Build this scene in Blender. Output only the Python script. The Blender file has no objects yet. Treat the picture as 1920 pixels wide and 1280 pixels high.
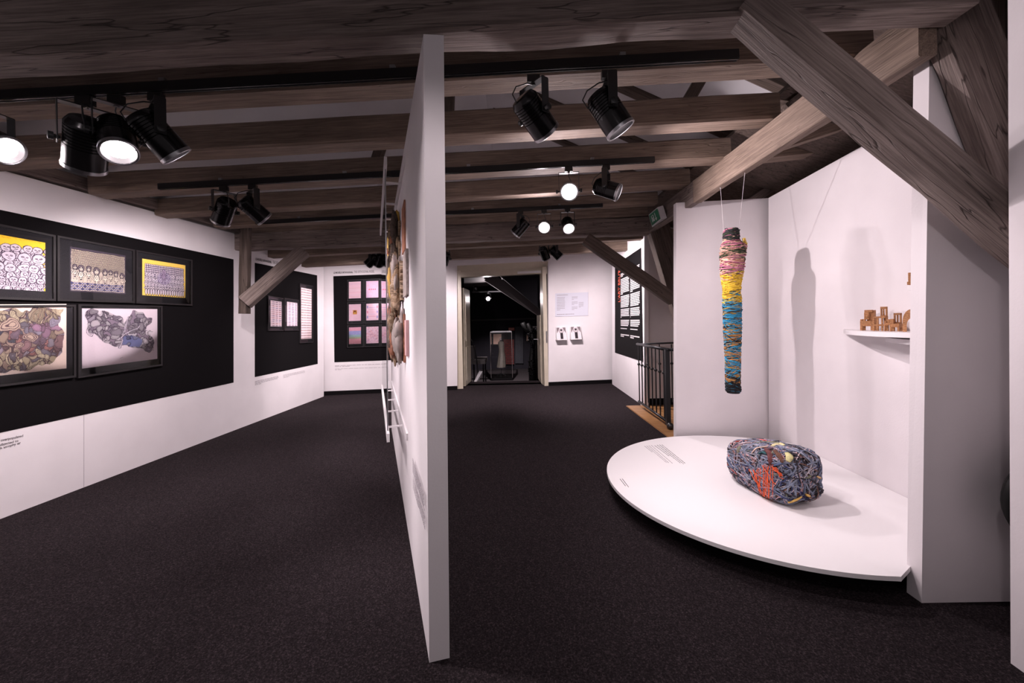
import bpy, math, random
import numpy as np
from mathutils import Vector, Matrix, noise
random.seed(7); rng = np.random.default_rng(7)
SC = bpy.context.scene; COL = SC.collection

# ---------------------------------------------------------------- camera, world, exposure
FPX = 750.0; ROLL = 0.02; cR, sR = math.cos(ROLL), math.sin(ROLL)
CAM = Vector((0, 0, 1.5))
cd = bpy.data.cameras.new('camera'); cam = bpy.data.objects.new('camera', cd); COL.objects.link(cam)
cd.sensor_width = 36; cd.lens = FPX / 1920 * 36; cd.shift_y = -39 / 1920; cd.clip_start = 0.05; cd.clip_end = 200
cam.matrix_world = Matrix(((cR, sR, 0, 0), (0, 0, -1, 0), (-sR, cR, 0, 1.5), (0, 0, 0, 1)))
SC.camera = cam
W = bpy.data.worlds.new('world'); SC.world = W; W.use_nodes = True
W.node_tree.nodes['Background'].inputs[0].default_value = (1, .88, .92, 1)
W.node_tree.nodes['Background'].inputs[1].default_value = 0.23
SC.view_settings.view_transform = 'Standard'; SC.view_settings.look = 'None'
SC.view_settings.gamma = 1; SC.view_settings.use_curve_mapping = False
SC.view_settings.exposure = 0.0
LAMP = (1.0, .865, .90); LP = 1.2     # lamp tint and common power factor

# ---------------------------------------------------------------- measuring helpers (photo pixel -> point at a real depth)
def ray(px, py):
    u = (px - 960) / FPX; v = (601 - py) / FPX
    return Vector((u * cR + v * sR, 1, -u * sR + v * cR))
def P(px, py, Y): return CAM + ray(px, py) * Y
def F(px, py, z=0.0):
    d = ray(px, py); return CAM + d * ((z - 1.5) / d.z)
class Plane:                                   # vertical wall plane through two floor points, normal towards the room
    def __init__(s, a, b):
        s.a = Vector((a[0], a[1], 0)); d = Vector((b[0] - a[0], b[1] - a[1], 0)).normalized(); s.d = d
        n = Vector((-d.y, d.x, 0)); s.n = n if n.dot(CAM - s.a) > 0 else -n
    def at(s, px, py, off=0.0):
        d = ray(px, py); t = ((s.a + s.n * off) - CAM).dot(s.n) / d.dot(s.n); return CAM + d * t
    def sz(s, k, z, off=0.0): return s.a + s.d * k + Vector((0, 0, z)) + s.n * off
class Quad:                                    # four corners on a wall: a 0..1 left to right, b 0..1 bottom to top
    def __init__(s, TL, TR, BR, BL, n=None):
        s.c = (TL, TR, BR, BL)
        m = (TR - TL).cross(TL - BL).normalized()
        if n is None: n = m if m.dot(CAM - TL) > 0 else -m
        s.n = n; s.w = ((TR - TL).length + (BR - BL).length) / 2; s.h = ((TL - BL).length + (TR - BR).length) / 2
    def at(s, a, b, off=0.0):
        TL, TR, BR, BL = s.c
        return (BL * (1 - a) + BR * a) * (1 - b) + (TL * (1 - a) + TR * a) * b + s.n * off
    def sub(s, a0, a1, b0, b1, off=0.0):
        return Quad(s.at(a0, b1, off), s.at(a1, b1, off), s.at(a1, b0, off), s.at(a0, b0, off), s.n)
def pq(pl, pts, off=0.0): return Quad(*[pl.at(x, y, off) for x, y in pts], n=pl.n)

# ---------------------------------------------------------------- materials
def lin(c): return tuple(((v / 255) / 12.92 if v <= 10 else ((v / 255 + .055) / 1.055) ** 2.4) for v in c)
def newmat(name):
    m = bpy.data.materials.new(name); m.use_nodes = True; t = m.node_tree
    return m, t, t.nodes['Principled BSDF']
def mk(name, col, rough=.6, metal=0, var=0.0, scale=8, bump=0.0, bscale=60, emit=0, spec=.5):
    m, t, b = newmat(name); N = t.nodes; L = t.links
    b.inputs['Roughness'].default_value = rough; b.inputs['Metallic'].default_value = metal
    b.inputs['Specular IOR Level'].default_value = spec
    c = (*col, 1); b.inputs['Base Color'].default_value = c
    tc = N.new('ShaderNodeTexCoord')
    if var:
        n = N.new('ShaderNodeTexNoise'); n.inputs['Scale'].default_value = scale; n.inputs['Detail'].default_value = 5
        L.new(tc.outputs['Object'], n.inputs['Vector'])
        r = N.new('ShaderNodeValToRGB'); r.color_ramp.elements[0].position = .3; r.color_ramp.elements[1].position = .7
        r.color_ramp.elements[0].color = (*[v * (1 - var) for v in col], 1); r.color_ramp.elements[1].color = (*[min(1, v * (1 + var)) for v in col], 1)
        L.new(n.outputs['Fac'], r.inputs[0]); L.new(r.outputs[0], b.inputs['Base Color'])
    if bump:
        n = N.new('ShaderNodeTexNoise'); n.inputs['Scale'].default_value = bscale; n.inputs['Detail'].default_value = 4
        L.new(tc.outputs['Object'], n.inputs['Vector'])
        u = N.new('ShaderNodeBump'); u.inputs['Strength'].default_value = bump; u.inputs['Distance'].default_value = .01
        L.new(n.outputs['Fac'], u.inputs['Height']); L.new(u.outputs[0], b.inputs['Normal'])
    if emit:
        b.inputs['Emission Color'].default_value = (*LAMP, 1); b.inputs['Emission Strength'].default_value = emit
    return m
def wood(name, c0, c1, dark, rough=.75, sx=.7, sy=14, knots=True, bstr=.5):
    m, t, b = newmat(name); N = t.nodes; L = t.links
    b.inputs['Roughness'].default_value = rough; b.inputs['Specular IOR Level'].default_value = .25
    tc = N.new('ShaderNodeTexCoord'); mp = N.new('ShaderNodeMapping'); mp.inputs['Scale'].default_value = (sx, sy, sy)
    L.new(tc.outputs['Object'], mp.inputs[0])
    n1 = N.new('ShaderNodeTexNoise'); n1.inputs['Scale'].default_value = 2.0; n1.inputs['Detail'].default_value = 8; n1.inputs['Roughness'].default_value = .65; n1.inputs['Distortion'].default_value = .15
    L.new(mp.outputs[0], n1.inputs[0])
    r = N.new('ShaderNodeValToRGB'); e = r.color_ramp.elements
    e[0].position = .28; e[0].color = (*dark, 1); e[1].position = .72; e[1].color = (*c1, 1)
    k = r.color_ramp.elements.new(.45); k.color = (*c0, 1)
    L.new(n1.outputs['Fac'], r.inputs[0])
    n2 = N.new('ShaderNodeTexNoise'); n2.inputs['Scale'].default_value = 1.6; n2.inputs['Detail'].default_value = 5
    L.new(tc.outputs['Object'], n2.inputs[0])
    mx = N.new('ShaderNodeMix'); mx.data_type = 'RGBA'; mx.blend_type = 'MULTIPLY'; mx.inputs[0].default_value = 1
    r2 = N.new('ShaderNodeValToRGB'); r2.color_ramp.elements[0].position = .3; r2.color_ramp.elements[1].position = .7
    r2.color_ramp.elements[0].color = (.75, .74, .73, 1); r2.color_ramp.elements[1].color = (1.1, 1.1, 1.1, 1)
    L.new(n2.outputs['Fac'], r2.inputs[0]); L.new(r.outputs[0], mx.inputs[6]); L.new(r2.outputs[0], mx.inputs[7])
    mp4 = N.new('ShaderNodeMapping'); mp4.inputs['Scale'].default_value = (3, 90, 90); L.new(tc.outputs['Object'], mp4.inputs[0])
    n4 = N.new('ShaderNodeTexNoise'); n4.inputs['Scale'].default_value = 1.5; n4.inputs['Detail'].default_value = 4; L.new(mp4.outputs[0], n4.inputs[0])
    r4 = N.new('ShaderNodeValToRGB'); r4.color_ramp.elements[0].position = .35; r4.color_ramp.elements[1].position = .65
    r4.color_ramp.elements[0].color = (.62, .6, .6, 1); r4.color_ramp.elements[1].color = (1.15, 1.15, 1.15, 1); L.new(n4.outputs['Fac'], r4.inputs[0])
    m4 = N.new('ShaderNodeMix'); m4.data_type = 'RGBA'; m4.blend_type = 'MULTIPLY'; m4.inputs[0].default_value = .8; L.new(mx.outputs[2], m4.inputs[6]); L.new(r4.outputs[0], m4.inputs[7])
    # long drying checks
    mp3 = N.new('ShaderNodeMapping'); mp3.inputs['Scale'].default_value = (.45, 5, 5); L.new(tc.outputs['Object'], mp3.inputs[0])
    n3 = N.new('ShaderNodeTexNoise'); n3.inputs['Scale'].default_value = 1.7; n3.inputs['Detail'].default_value = 3
    L.new(mp3.outputs[0], n3.inputs[0])
    cr = N.new('ShaderNodeValToRGB'); q = cr.color_ramp.elements; q[0].position = .492; q[0].color = (1, 1, 1, 1); q[1].position = .5; q[1].color = (.22, .2, .2, 1)
    z = cr.color_ramp.elements.new(.506); z.color = (1, 1, 1, 1)
    L.new(n3.outputs['Fac'], cr.inputs[0])
    m2 = N.new('ShaderNodeMix'); m2.data_type = 'RGBA'; m2.blend_type = 'MULTIPLY'; m2.inputs[0].default_value = .85 if knots else .2
    L.new(m4.outputs[2], m2.inputs[6]); L.new(cr.outputs[0], m2.inputs[7]); L.new(m2.outputs[2], b.inputs['Base Color'])
    bu = N.new('ShaderNodeBump'); bu.inputs['Strength'].default_value = bstr; bu.inputs['Distance'].default_value = .008
    ad = N.new('ShaderNodeMath'); ad.operation = 'ADD'; L.new(n1.outputs['Fac'], ad.inputs[0]); L.new(cr.outputs[0], ad.inputs[1])
    L.new(ad.outputs[0], bu.inputs['Height']); L.new(bu.outputs[0], b.inputs['Normal'])
    return m
def carpet():
    m, t, b = newmat('dark_carpet'); N = t.nodes; L = t.links
    b.inputs['Roughness'].default_value = 1; b.inputs['Specular IOR Level'].default_value = .05
    tc = N.new('ShaderNodeTexCoord'); n = N.new('ShaderNodeTexNoise'); n.inputs['Scale'].default_value = 120; n.inputs['Detail'].default_value = 6; n.inputs['Roughness'].default_value = .8
    L.new(tc.outputs['Object'], n.inputs[0])
    r = N.new('ShaderNodeValToRGB'); e = r.color_ramp.elements
    e[0].position = .38; e[0].color = (.008, .006, .007, 1); e[1].position = .72; e[1].color = (.115, .09, .097, 1)
    k = e.new(.54); k.color = (.026, .020, .022, 1)
    L.new(n.outputs['Fac'], r.inputs[0]); L.new(r.outputs[0], b.inputs['Base Color'])
    u = N.new('ShaderNodeBump'); u.inputs['Strength'].default_value = .8; u.inputs['Distance'].default_value = .01
    L.new(n.outputs['Fac'], u.inputs['Height']); L.new(u.outputs[0], b.inputs['Normal'])
    return m
def glassmat():
    m = bpy.data.materials.new('clear_glazing'); m.use_nodes = True; t = m.node_tree; N = t.nodes; L = t.links
    for n in list(N): N.remove(n)
    o = N.new('ShaderNodeOutputMaterial'); tr = N.new('ShaderNodeBsdfTransparent'); g = N.new('ShaderNodeBsdfGlossy'); mx = N.new('ShaderNodeMixShader')
    g.inputs['Roughness'].default_value = .02; tr.inputs[0].default_value = (.96, .96, .97, 1)
    fr = N.new('ShaderNodeFresnel'); fr.inputs[0].default_value = 1.45
    L.new(fr.outputs[0], mx.inputs[0]); L.new(tr.outputs[0], mx.inputs[1]); L.new(g.outputs[0], mx.inputs[2]); L.new(mx.outputs[0], o.inputs[0])
    return m
def artmat(name='printed_drawing', rough=.7):
    m, t, b = newmat(name); a = t.nodes.new('ShaderNodeAttribute'); a.attribute_name = 'ink'
    t.links.new(a.outputs['Color'], b.inputs['Base Color']); b.inputs['Roughness'].default_value = rough
    b.inputs['Specular IOR Level'].default_value = .2
    return m
M = dict(
 wall=mk('white_wall_paint', (.74, .70, .715), .75, var=.03, scale=3, bump=.05, bscale=90, spec=.3),
 roof=mk('plastered_roof', (.52, .51, .53), .9, var=.05, scale=2),
 black=mk('matt_black_paint', (.0042, .0034, .004), .8, spec=.10), blk=mk('black_metal', (.008, .008, .009), .32, spec=.6),
 blkm=mk('black_shiny_housing', (.012, .011, .012), .22, metal=.6), rail=mk('dark_grey_steel', (.02, .021, .024), .38, metal=.3),
 frame=mk('black_frame_wood', (.012, .01, .011), .45), mat_=mk('charcoal_mount_board', (.017, .016, .0185), .8, spec=.2),
 white=mk('white_lacquer', (.76, .73, .74), .45), disc=mk('white_plinth_paint', (.80, .78, .785), .5, spec=.3),
 carpet=carpet(), glass=glassmat(), art=artmat(),
 joist=wood('sawn_joist_timber', (.205, .152, .120), (.28, .212, .170), (.15, .11, .087), sx=.8, sy=22, knots=False),
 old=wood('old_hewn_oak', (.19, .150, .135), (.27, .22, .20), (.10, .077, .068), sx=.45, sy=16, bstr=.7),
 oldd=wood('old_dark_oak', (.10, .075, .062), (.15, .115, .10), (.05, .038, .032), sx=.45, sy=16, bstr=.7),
 floorwood=wood('warm_floor_boards', (.34, .17, .065), (.45, .25, .11), (.2, .09, .035), rough=.4, sx=1, sy=9, knots=False, bstr=.1),
 carve=wood('reddish_carved_wood', (.52, .26, .12), (.64, .35, .17), (.34, .16, .07), rough=.6, sx=6, sy=40, knots=False, bstr=.2),
 cream=mk('cream_gloss_paint', (.56, .50, .40), .3, var=.04), ink=mk('dark_lettering', (.05, .042, .046), .8), wink=mk('white_lettering', (.6, .57, .58), .8),
 grey_ink=mk('grey_lettering', (.30, .27, .29), .8), orange=mk('orange_lettering', (.62, .10, .05), .8), card=mk('pale_blue_card', (.62, .62, .70), .6),
 green=mk('sign_green', (.01, .17, .085), .5), steel=mk('brushed_steel', (.4, .4, .42), .3, metal=1), grille=mk('sign_casing', (.6, .58, .6), .4),
 dark=mk('dark_room_black', (.014, .0125, .018), .7, spec=.2), dgrey=mk('dark_grey_panel', (.06, .052, .052), .7), brick=mk('dark_red_brick', (.16, .03, .028), .8, var=.3, scale=20),
 mortar=mk('dark_mortar', (.05, .035, .035), .9), dress=mk('cream_satin_dress', (.72, .66, .56), .35, var=.12, scale=14, bump=.3, bscale=25),
 lens=mk('lit_lamp_lens', (1, 1, 1), .3, emit=28), lensd=mk('dimmed_lamp_lens', (1, 1, 1), .3, emit=7), red=mk('red_sign', (.45, .07, .05), .5), paper=mk('warm_paper', (.75, .5, .4), .7),
 wire=mk('nylon_wire', (.5, .46, .47), .4), leather=mk('black_leather', (.008, .008, .008), .5, spec=.3), bark=wood('weathered_driftwood', (.28, .19, .12), (.5, .40, .3), (.06, .04, .03), sx=5, sy=16, knots=True, bstr=1),
 lb=mk('rust_brown_board', (.26, .10, .055), .7, var=.3, scale=20), gp=mk('grey_plank', (.24, .20, .185), .8, var=.3, scale=20), yel=mk('ochre_lump', (.6, .36, .06), .6),
 pink=mk('dusty_pink_strip', (.5, .3, .3), .7))
AM = {}
def attr_mat(name, col, rough=.8):
    if (name, col) not in AM: AM[(name, col)] = mk(name, col, rough, var=.25, scale=30)
    return AM[(name, col)]

# ---------------------------------------------------------------- object helpers
def origin_of(p):
    o = Vector((0, 0, 0))
    while p is not None: o = o + p.location; p = p.parent
    return o
def tag(o, label=None, cat=None, group=None, kind=None):
    if label: o['label'] = label
    if cat: o['category'] = cat
    if group: o['group'] = group
    if kind: o['kind'] = kind
    return o
def thing(name, label, cat, loc, group=None):
    o = bpy.data.objects.new(name, None); o.empty_display_size = .05; COL.objects.link(o); o.location = loc
    return tag(o, label, cat, group)
def link(name, me, mat=None, parent=None):
    o = bpy.data.objects.new(name, me); COL.objects.link(o); o.parent = parent
    if mat is not None and not me.materials: me.materials.append(mat)
    return o
def obj(name, verts, faces, mat, parent=None, smooth=False, loc=None):
    """mesh from world-space vertices; origin at the parent or at the base of the mesh"""
    vs = [Vector(v) for v in verts]
    if parent is not None: org = origin_of(parent)
    elif loc is not None: org = Vector(loc)
    else:
        a = np.array([tuple(v) for v in vs]); org = Vector(((a[:, 0].min() + a[:, 0].max()) / 2, (a[:, 1].min() + a[:, 1].max()) / 2, a[:, 2].min()))
    me = bpy.data.meshes.new(name); me.from_pydata([tuple(v - org) for v in vs], [], faces); me.update()
    if smooth: me.polygons.foreach_set('use_smooth', [True] * len(me.polygons))
    o = link(name, me, mat, parent)
    if parent is None: o.location = org
    return o
def struct(o): o['kind'] = 'structure'; return o
class MB:
    def __init__(s): s.v = []; s.f = []
    def add(s, vs, fs):
        k = len(s.v); s.v += [Vector(v) for v in vs]; s.f += [tuple(i + k for i in f) for f in fs]; return s
    def slab(s, pts, n, t):                    # polygon extruded away from its normal by t
        pts = [Vector(p) for p in pts]; k = len(pts); back = [p - n * t for p in pts]
        fs = [tuple(range(k)), tuple(range(2 * k - 1, k - 1, -1))] + [(i, i + k, (i + 1) % k + k, (i + 1) % k) for i in range(k)]
        return s.add(pts + back, fs)
    def box(s, a, b):
        x0, y0, z0 = a; x1, y1, z1 = b
        return s.add([(x0, y0, z0), (x1, y0, z0), (x1, y1, z0), (x0, y1, z0), (x0, y0, z1), (x1, y0, z1), (x1, y1, z1), (x0, y1, z1)],
                     [(0, 3, 2, 1), (4, 5, 6, 7), (0, 1, 5, 4), (1, 2, 6, 5), (2, 3, 7, 6), (3, 0, 4, 7)])
    def bar(s, p, q, w, h, up=Vector((0, 0, 1))):
        p, q = Vector(p), Vector(q); d = (q - p).normalized(); a = d.cross(up)
        a = a.normalized() if a.length > 1e-4 else Vector((1, 0, 0)); b = a.cross(d); vs = []
        for c in (p, q):
            for i, j in ((-1, -1), (1, -1), (1, 1), (-1, 1)): vs.append(c + a * (i * w / 2) + b * (j * h / 2))
        return s.add(vs, [(0, 1, 2, 3), (7, 6, 5, 4), (0, 4, 5, 1), (1, 5, 6, 2), (2, 6, 7, 3), (3, 7, 4, 0)])
    def tube(s, pts, r, k=6, cap=True, flat=1.0):
        pts = [Vector(p) for p in pts]; n = len(pts); rs = r if hasattr(r, '__len__') else [r] * n; vs = []; up = Vector((0, 0, 1)); prev = None
        for i in range(n):
            d = (pts[min(i + 1, n - 1)] - pts[max(i - 1, 0)])
            d = d.normalized() if d.length > 1e-9 else Vector((0, 0, 1))
            a = (prev - d * prev.dot(d)) if prev is not None else d.cross(up if abs(d.z) < .9 else Vector((1, 0, 0)))
            a = a.normalized() if a.length > 1e-6 else Vector((1, 0, 0)); prev = a; b = d.cross(a)
            for j in range(k):
                t = 2 * math.pi * j / k; vs.append(pts[i] + a * (math.cos(t) * rs[i]) + b * (math.sin(t) * rs[i] * flat))
        fs = [(i * k + j, i * k + (j + 1) % k, (i + 1) * k + (j + 1) % k, (i + 1) * k + j) for i in range(n - 1) for j in range(k)]
        if cap: fs += [tuple(range(k - 1, -1, -1)), tuple(range((n - 1) * k, n * k))]
        return s.add(vs, fs)
    def lathe(s, prof, ax=Vector((0, 0, 1)), c=Vector((0, 0, 0)), k=24, caps=True):  # prof: (t along axis, radius)
        ax = Vector(ax).normalized(); a = ax.cross(Vector((0, 0, 1)) if abs(ax.z) < .9 else Vector((1, 0, 0))).normalized(); b = ax.cross(a); vs = []
        for t, r in prof:
            for j in range(k):
                w = 2 * math.pi * j / k; vs.append(Vector(c) + ax * t + a * (math.cos(w) * r) + b * (math.sin(w) * r))
        n = len(prof)
        fs = [(i * k + j, i * k + (j + 1) % k, (i + 1) * k + (j + 1) % k, (i + 1) * k + j) for i in range(n - 1) for j in range(k)]
        if caps and prof[0][1] > 1e-5: fs.append(tuple(range(k - 1, -1, -1)))
        if caps and prof[-1][1] > 1e-5: fs.append(tuple(range((n - 1) * k, n * k)))
        return s.add(vs, fs)
    def ell(s, c, r, nu=12, nv=7, jit=0):
        prof = [(-math.cos(math.pi * i / nv), math.sin(math.pi * i / nv)) for i in range(nv + 1)]
        vs = []; c = Vector(c)
        for t, q in prof:
            for j in range(nu):
                w = 2 * math.pi * j / nu; k = 1 + random.uniform(-jit, jit)
                vs.append(c + Vector((math.cos(w) * q * r[0] * k, math.sin(w) * q * r[1] * k, t * r[2] * k)))
        return s.add(vs, [(i * nu + j, i * nu + (j + 1) % nu, (i + 1) * nu + (j + 1) % nu, (i + 1) * nu + j) for i in range(nv) for j in range(nu)])
    def build(s, name, mat, parent=None, smooth=False, loc=None): return obj(name, s.v, s.f, mat, parent, smooth, loc)
def shade_auto(o, deg=35):
    me = o.data; me.polygons.foreach_set('use_smooth', [True] * len(me.polygons))
    try: me.set_sharp_from_angle(angle=math.radians(deg))
    except Exception: pass
    return o
def qslab(name, q, t, mat, parent=None, off=0.0):
    return MB().slab([q.at(0, 0, off), q.at(1, 0, off), q.at(1, 1, off), q.at(0, 1, off)], q.n, t).build(name, mat, parent)

# timber: local X runs along the grain so the wood texture follows it
def timber(name, p, q, w, h, mat, label=None, up=Vector((0, 0, 1)), rough=0.0, group=None, parent=None, seg=None, cat='beam'):
    p, q = Vector(p), Vector(q); d = (q - p); Ln = d.length; d.normalize(); a = up.cross(d).normalized(); b = d.cross(a)
    if rough and not seg: seg = max(6, int(Ln / .12))
    seg = seg or 1; ch = min(w, h) * (.08 if rough else .03)
    ring = [(-w / 2 + ch, -h / 2), (w / 2 - ch, -h / 2), (w / 2, -h / 2 + ch), (w / 2, h / 2 - ch), (w / 2 - ch, h / 2), (-w / 2 + ch, h / 2), (-w / 2, h / 2 - ch), (-w / 2, -h / 2 + ch)]
    vs = []; so = random.uniform(0, 50)
    for i in range(seg + 1):
        x = Ln * i / seg
        for y, z in ring:
            k = noise.noise(Vector((x * 2.1 + so, y * 9, z * 9))) * rough + noise.noise(Vector((x * 7 + so, y * 20, z * 20))) * rough * .35
            vs.append((x, y * (1 + k / (w / 2)), z * (1 + k / (h / 2))))
    n = 8
    fs = [(i * n + j, (i + 1) * n + j, (i + 1) * n + (j + 1) % n, i * n + (j + 1) % n) for i in range(seg) for j in range(n)]
    fs += [tuple(range(n)), tuple(range((seg + 1) * n - 1, seg * n - 1, -1))]
    me = bpy.data.meshes.new(name); me.from_pydata(vs, [], fs); me.update()
    o = link(name, me, mat, None)
    mw = Matrix((( d.x, a.x, b.x, p.x), (d.y, a.y, b.y, p.y), (d.z, a.z, b.z, p.z), (0, 0, 0, 1))); o.matrix_world = mw
    if parent is not None:
        o.parent = parent; o.matrix_parent_inverse = Matrix.Translation(-origin_of(parent))
    if rough: shade_auto(o, 40)
    if label: tag(o, label, cat, group)
    return o
def front_beam(name, a, b, w, h, mat, label, **k):
    """a, b: front lower edge points (same depth); beam extends w backwards, h upwards"""
    d = (b - a).normalized(); up = Vector((0, -1, 0)).cross(d); up = up if up.z > 0 else -up
    off = Vector((0, w / 2, 0)) + up * (h / 2)
    return timber(name, a + off, b + off, w, h, mat, label, **k)

def text_mesh(name, body, q, mat, parent, bold=0.0, off=.002, fit=True, rot90=False):
    cu = bpy.data.curves.new(name, 'FONT'); cu.body = body; cu.size = 1; cu.resolution_u = 2; cu.offset = bold
    ob = bpy.data.objects.new(name, cu); COL.objects.link(ob)
    dg = bpy.context.evaluated_depsgraph_get(); me = bpy.data.meshes.new_from_object(ob.evaluated_get(dg))
    COL.objects.unlink(ob); bpy.data.objects.remove(ob)
    v = np.array([tuple(x.co) for x in me.vertices]); mn = v.min(0); mx = v.max(0)
    org = origin_of(parent); out = []
    for x in me.vertices:
        a = (x.co.x - mn[0]) / (mx[0] - mn[0]); b = (x.co.y - mn[1]) / (mx[1] - mn[1])
        if rot90: a, b = 1 - b, a
        out.append(q.at(a, b, off) - org)
    for x, p in zip(me.vertices, out): x.co = p
    me.name = name; me.materials.clear(); me.materials.append(mat)
    o = bpy.data.objects.new(name, me); COL.objects.link(o); o.parent = parent; return o
def lines_mesh(name, q, n, mat, parent, fill=.5, off=.002, last=.5, start=0, seed=1, gaps=()):
    """rows of word-length strokes: small print too fine to read"""
    r = random.Random(seed); mb = MB(); hh = 1.0 / n
    for i in range(n):
        if i in gaps: continue
        b0 = 1 - (i + 1) * hh + hh * (1 - fill) / 2; b1 = b0 + hh * fill; a = 0; end = 1.0 if (i + 1 < n and (i + 1) not in gaps) else last
        end -= r.uniform(0, .07)
        while a < end - .01:
            wd = min(r.uniform(.03, .11), end - a)
            mb.slab([q.at(a, b0, off), q.at(a + wd, b0, off), q.at(a + wd, b1, off), q.at(a, b1, off)], q.n, .0015); a += wd + r.uniform(.010, .02)
    return tag(mb.build(name, mat, parent), kind='stuff')

# ---------------------------------------------------------------- artwork drawn point by point (colour attribute on a fine grid)
class Cv:
    def __init__(s, w, h, asp, bg, warp=0, wf=5):
        s.w, s.h = w, h; x = np.linspace(0, 1, w + 1); y = np.linspace(0, 1 / asp, h + 1); s.X, s.Y = np.meshgrid(x, y); s.H = 1 / asp
        if warp:
            sx_, sy_ = s.X.copy(), s.Y.copy()
            for sc_, am in ((wf, warp), (wf * 3, warp * .4)):
                nv = np.array([tuple(noise.noise_vector(Vector((a * sc_, b * sc_, 1.7)))) for a, b in zip(sx_.ravel(), sy_.ravel())])
                s.X += nv[:, 0].reshape(sx_.shape) * am; s.Y += nv[:, 1].reshape(sx_.shape) * am
        s.C = np.ones((h + 1, w + 1, 3)) * np.array(lin(bg)); s.mask = np.ones((h + 1, w + 1), bool)
    def put(s, m, c, al=1.0):
        m = m & s.mask; s.C[m] = s.C[m] * (1 - al) + np.array(lin(c)) * al
    def el(s, cx, cy, rx, ry, fill=None, line=None, th=.006, rot=0, al=1.0):
        dx = s.X - cx; dy = s.Y - cy; c, n = math.cos(rot), math.sin(rot); u = (dx * c + dy * n) / rx; v = (-dx * n + dy * c) / ry
        d = np.sqrt(u * u + v * v)
        if fill is not None: s.put(d < 1, fill, al)
        if line is not None: s.put(np.abs(d - 1) * min(rx, ry) < th / 2, line, al)
        return d < 1
    def ln(s, pts, c, th=.006, al=1.0):
        for (ax, ay), (bx, by) in zip(pts[:-1], pts[1:]):
            dx, dy = bx - ax, by - ay; l2 = dx * dx + dy * dy + 1e-12
            t = np.clip(((s.X - ax) * dx + (s.Y - ay) * dy) / l2, 0, 1)
            s.put((s.X - ax - t * dx) ** 2 + (s.Y - ay - t * dy) ** 2 < (th / 2) ** 2, c, al)
    def grain(s, a):
        s.C *= 1 + rng.uniform(-a, a, s.C.shape[:2])[..., None]
    def mesh(s, name, q, parent, off=0.0):
        # row 0 = bottom
        org = origin_of(parent); TL, TR, BR, BL = [np.array(tuple(v)) for v in q.c]; n = np.array(tuple(q.n)) * off
        a = np.linspace(0, 1, s.w + 1)[None, :, None]; b = np.linspace(0, 1, s.h + 1)[:, None, None]
        V = (BL * (1 - a) + BR * a) * (1 - b) + (TL * (1 - a) + TR * a) * b + n - np.array(tuple(org))
        me = bpy.data.meshes.new(name); idx = np.arange((s.w + 1) * (s.h + 1)).reshape(s.h + 1, s.w + 1)
        f = np.stack([idx[:-1, :-1], idx[:-1, 1:], idx[1:, 1:], idx[1:, :-1]], -1).reshape(-1, 4)
        me.from_pydata(V.reshape(-1, 3).tolist(), [], f.tolist()); me.update()
        at = me.color_attributes.new('ink', 'FLOAT_COLOR', 'POINT')
        at.data.foreach_set('color', np.concatenate([np.clip(s.C, 0, 1), np.ones((*s.C.shape[:2], 1))], -1).reshape(-1).astype(np.float32))
        return link(name, me, M['art'], parent)
def figure(c, x, y, k, ink, skin, th, arms=True, hair=None):
    """one drawn figure, head centre x,y, head radius k"""
    R = random.uniform; bh = k * 2.2
    c.el(x, y - bh * .95, k * .78, bh * .62, skin, ink, th)                 # torso
    c.el(x, y - bh * .8, k * .3, k * .35, None, ink, th * .8)
    for sgn in (-1, 1):
        pts = [(x + sgn * k * .8, y - k * 1.1), (x + sgn * k * (1.25 + R(-.1, .2)), y - k * 2.0), (x + sgn * k * .35, y - k * 2.9)]
        c.ln(pts, ink, th * 2.6); c.ln(pts, skin, th * 1.2)
        pts = [(x + sgn * k * .5, y - k * 2.9), (x + sgn * k * .6, y - k * 4.2)]
        c.ln(pts, ink, th * 2.6); c.ln(pts, skin, th * 1.2)
    c.el(x, y, k, k * 1.05, hair or skin, ink, th)
    if hair: c.el(x, y - k * .2, k * .62, k * .7, skin, ink, th * .7)
    for sgn in (-1, 1):
        c.el(x + sgn * k * .33, y + k * .15, k * .17, k * .13, None, ink, th * .7); c.el(x + sgn * k * .33, y + k * .15, k * .06, k * .07, ink)
    c.ln([(x, y + k * .05), (x - k * .1, y - k * .25), (x + k * .12, y - k * .25)], ink, th * .6)
    c.ln([(x - k * .35, y - k * .45), (x, y - k * .6), (x + k * .35, y - k * .45)], ink, th * .9)
def art_crowd_large():
    c = Cv(260, 220, 1.12, (240, 205, 60), .02, 7); skin = (208, 197, 206); ink = (70, 56, 74)
    c.put((c.Y < c.H * .80) & (c.X < .97), (222, 210, 218))
    for y, k, n, o in ((.80, .062, 8, .03), (.62, .078, 6, .09), (.42, .068, 7, .02), (.20, .05, 9, .06)):
        for i in range(n + 1): figure(c, o + i / n + random.uniform(-.015, .015), y * c.H + random.uniform(-.015, .015), k, ink, skin, .0095)
    for i in range(40): c.ln([(random.random(), c.H * random.uniform(0, .2)), (random.random(), c.H * random.uniform(0, .03))][:1] * 2, ink, .012)
    for i in range(60):
        x = random.random(); c.ln([(x, c.H - .008), (x + .02, c.H - .03)], (210, 160, 30), .004)
    c.grain(.05); return c
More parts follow.
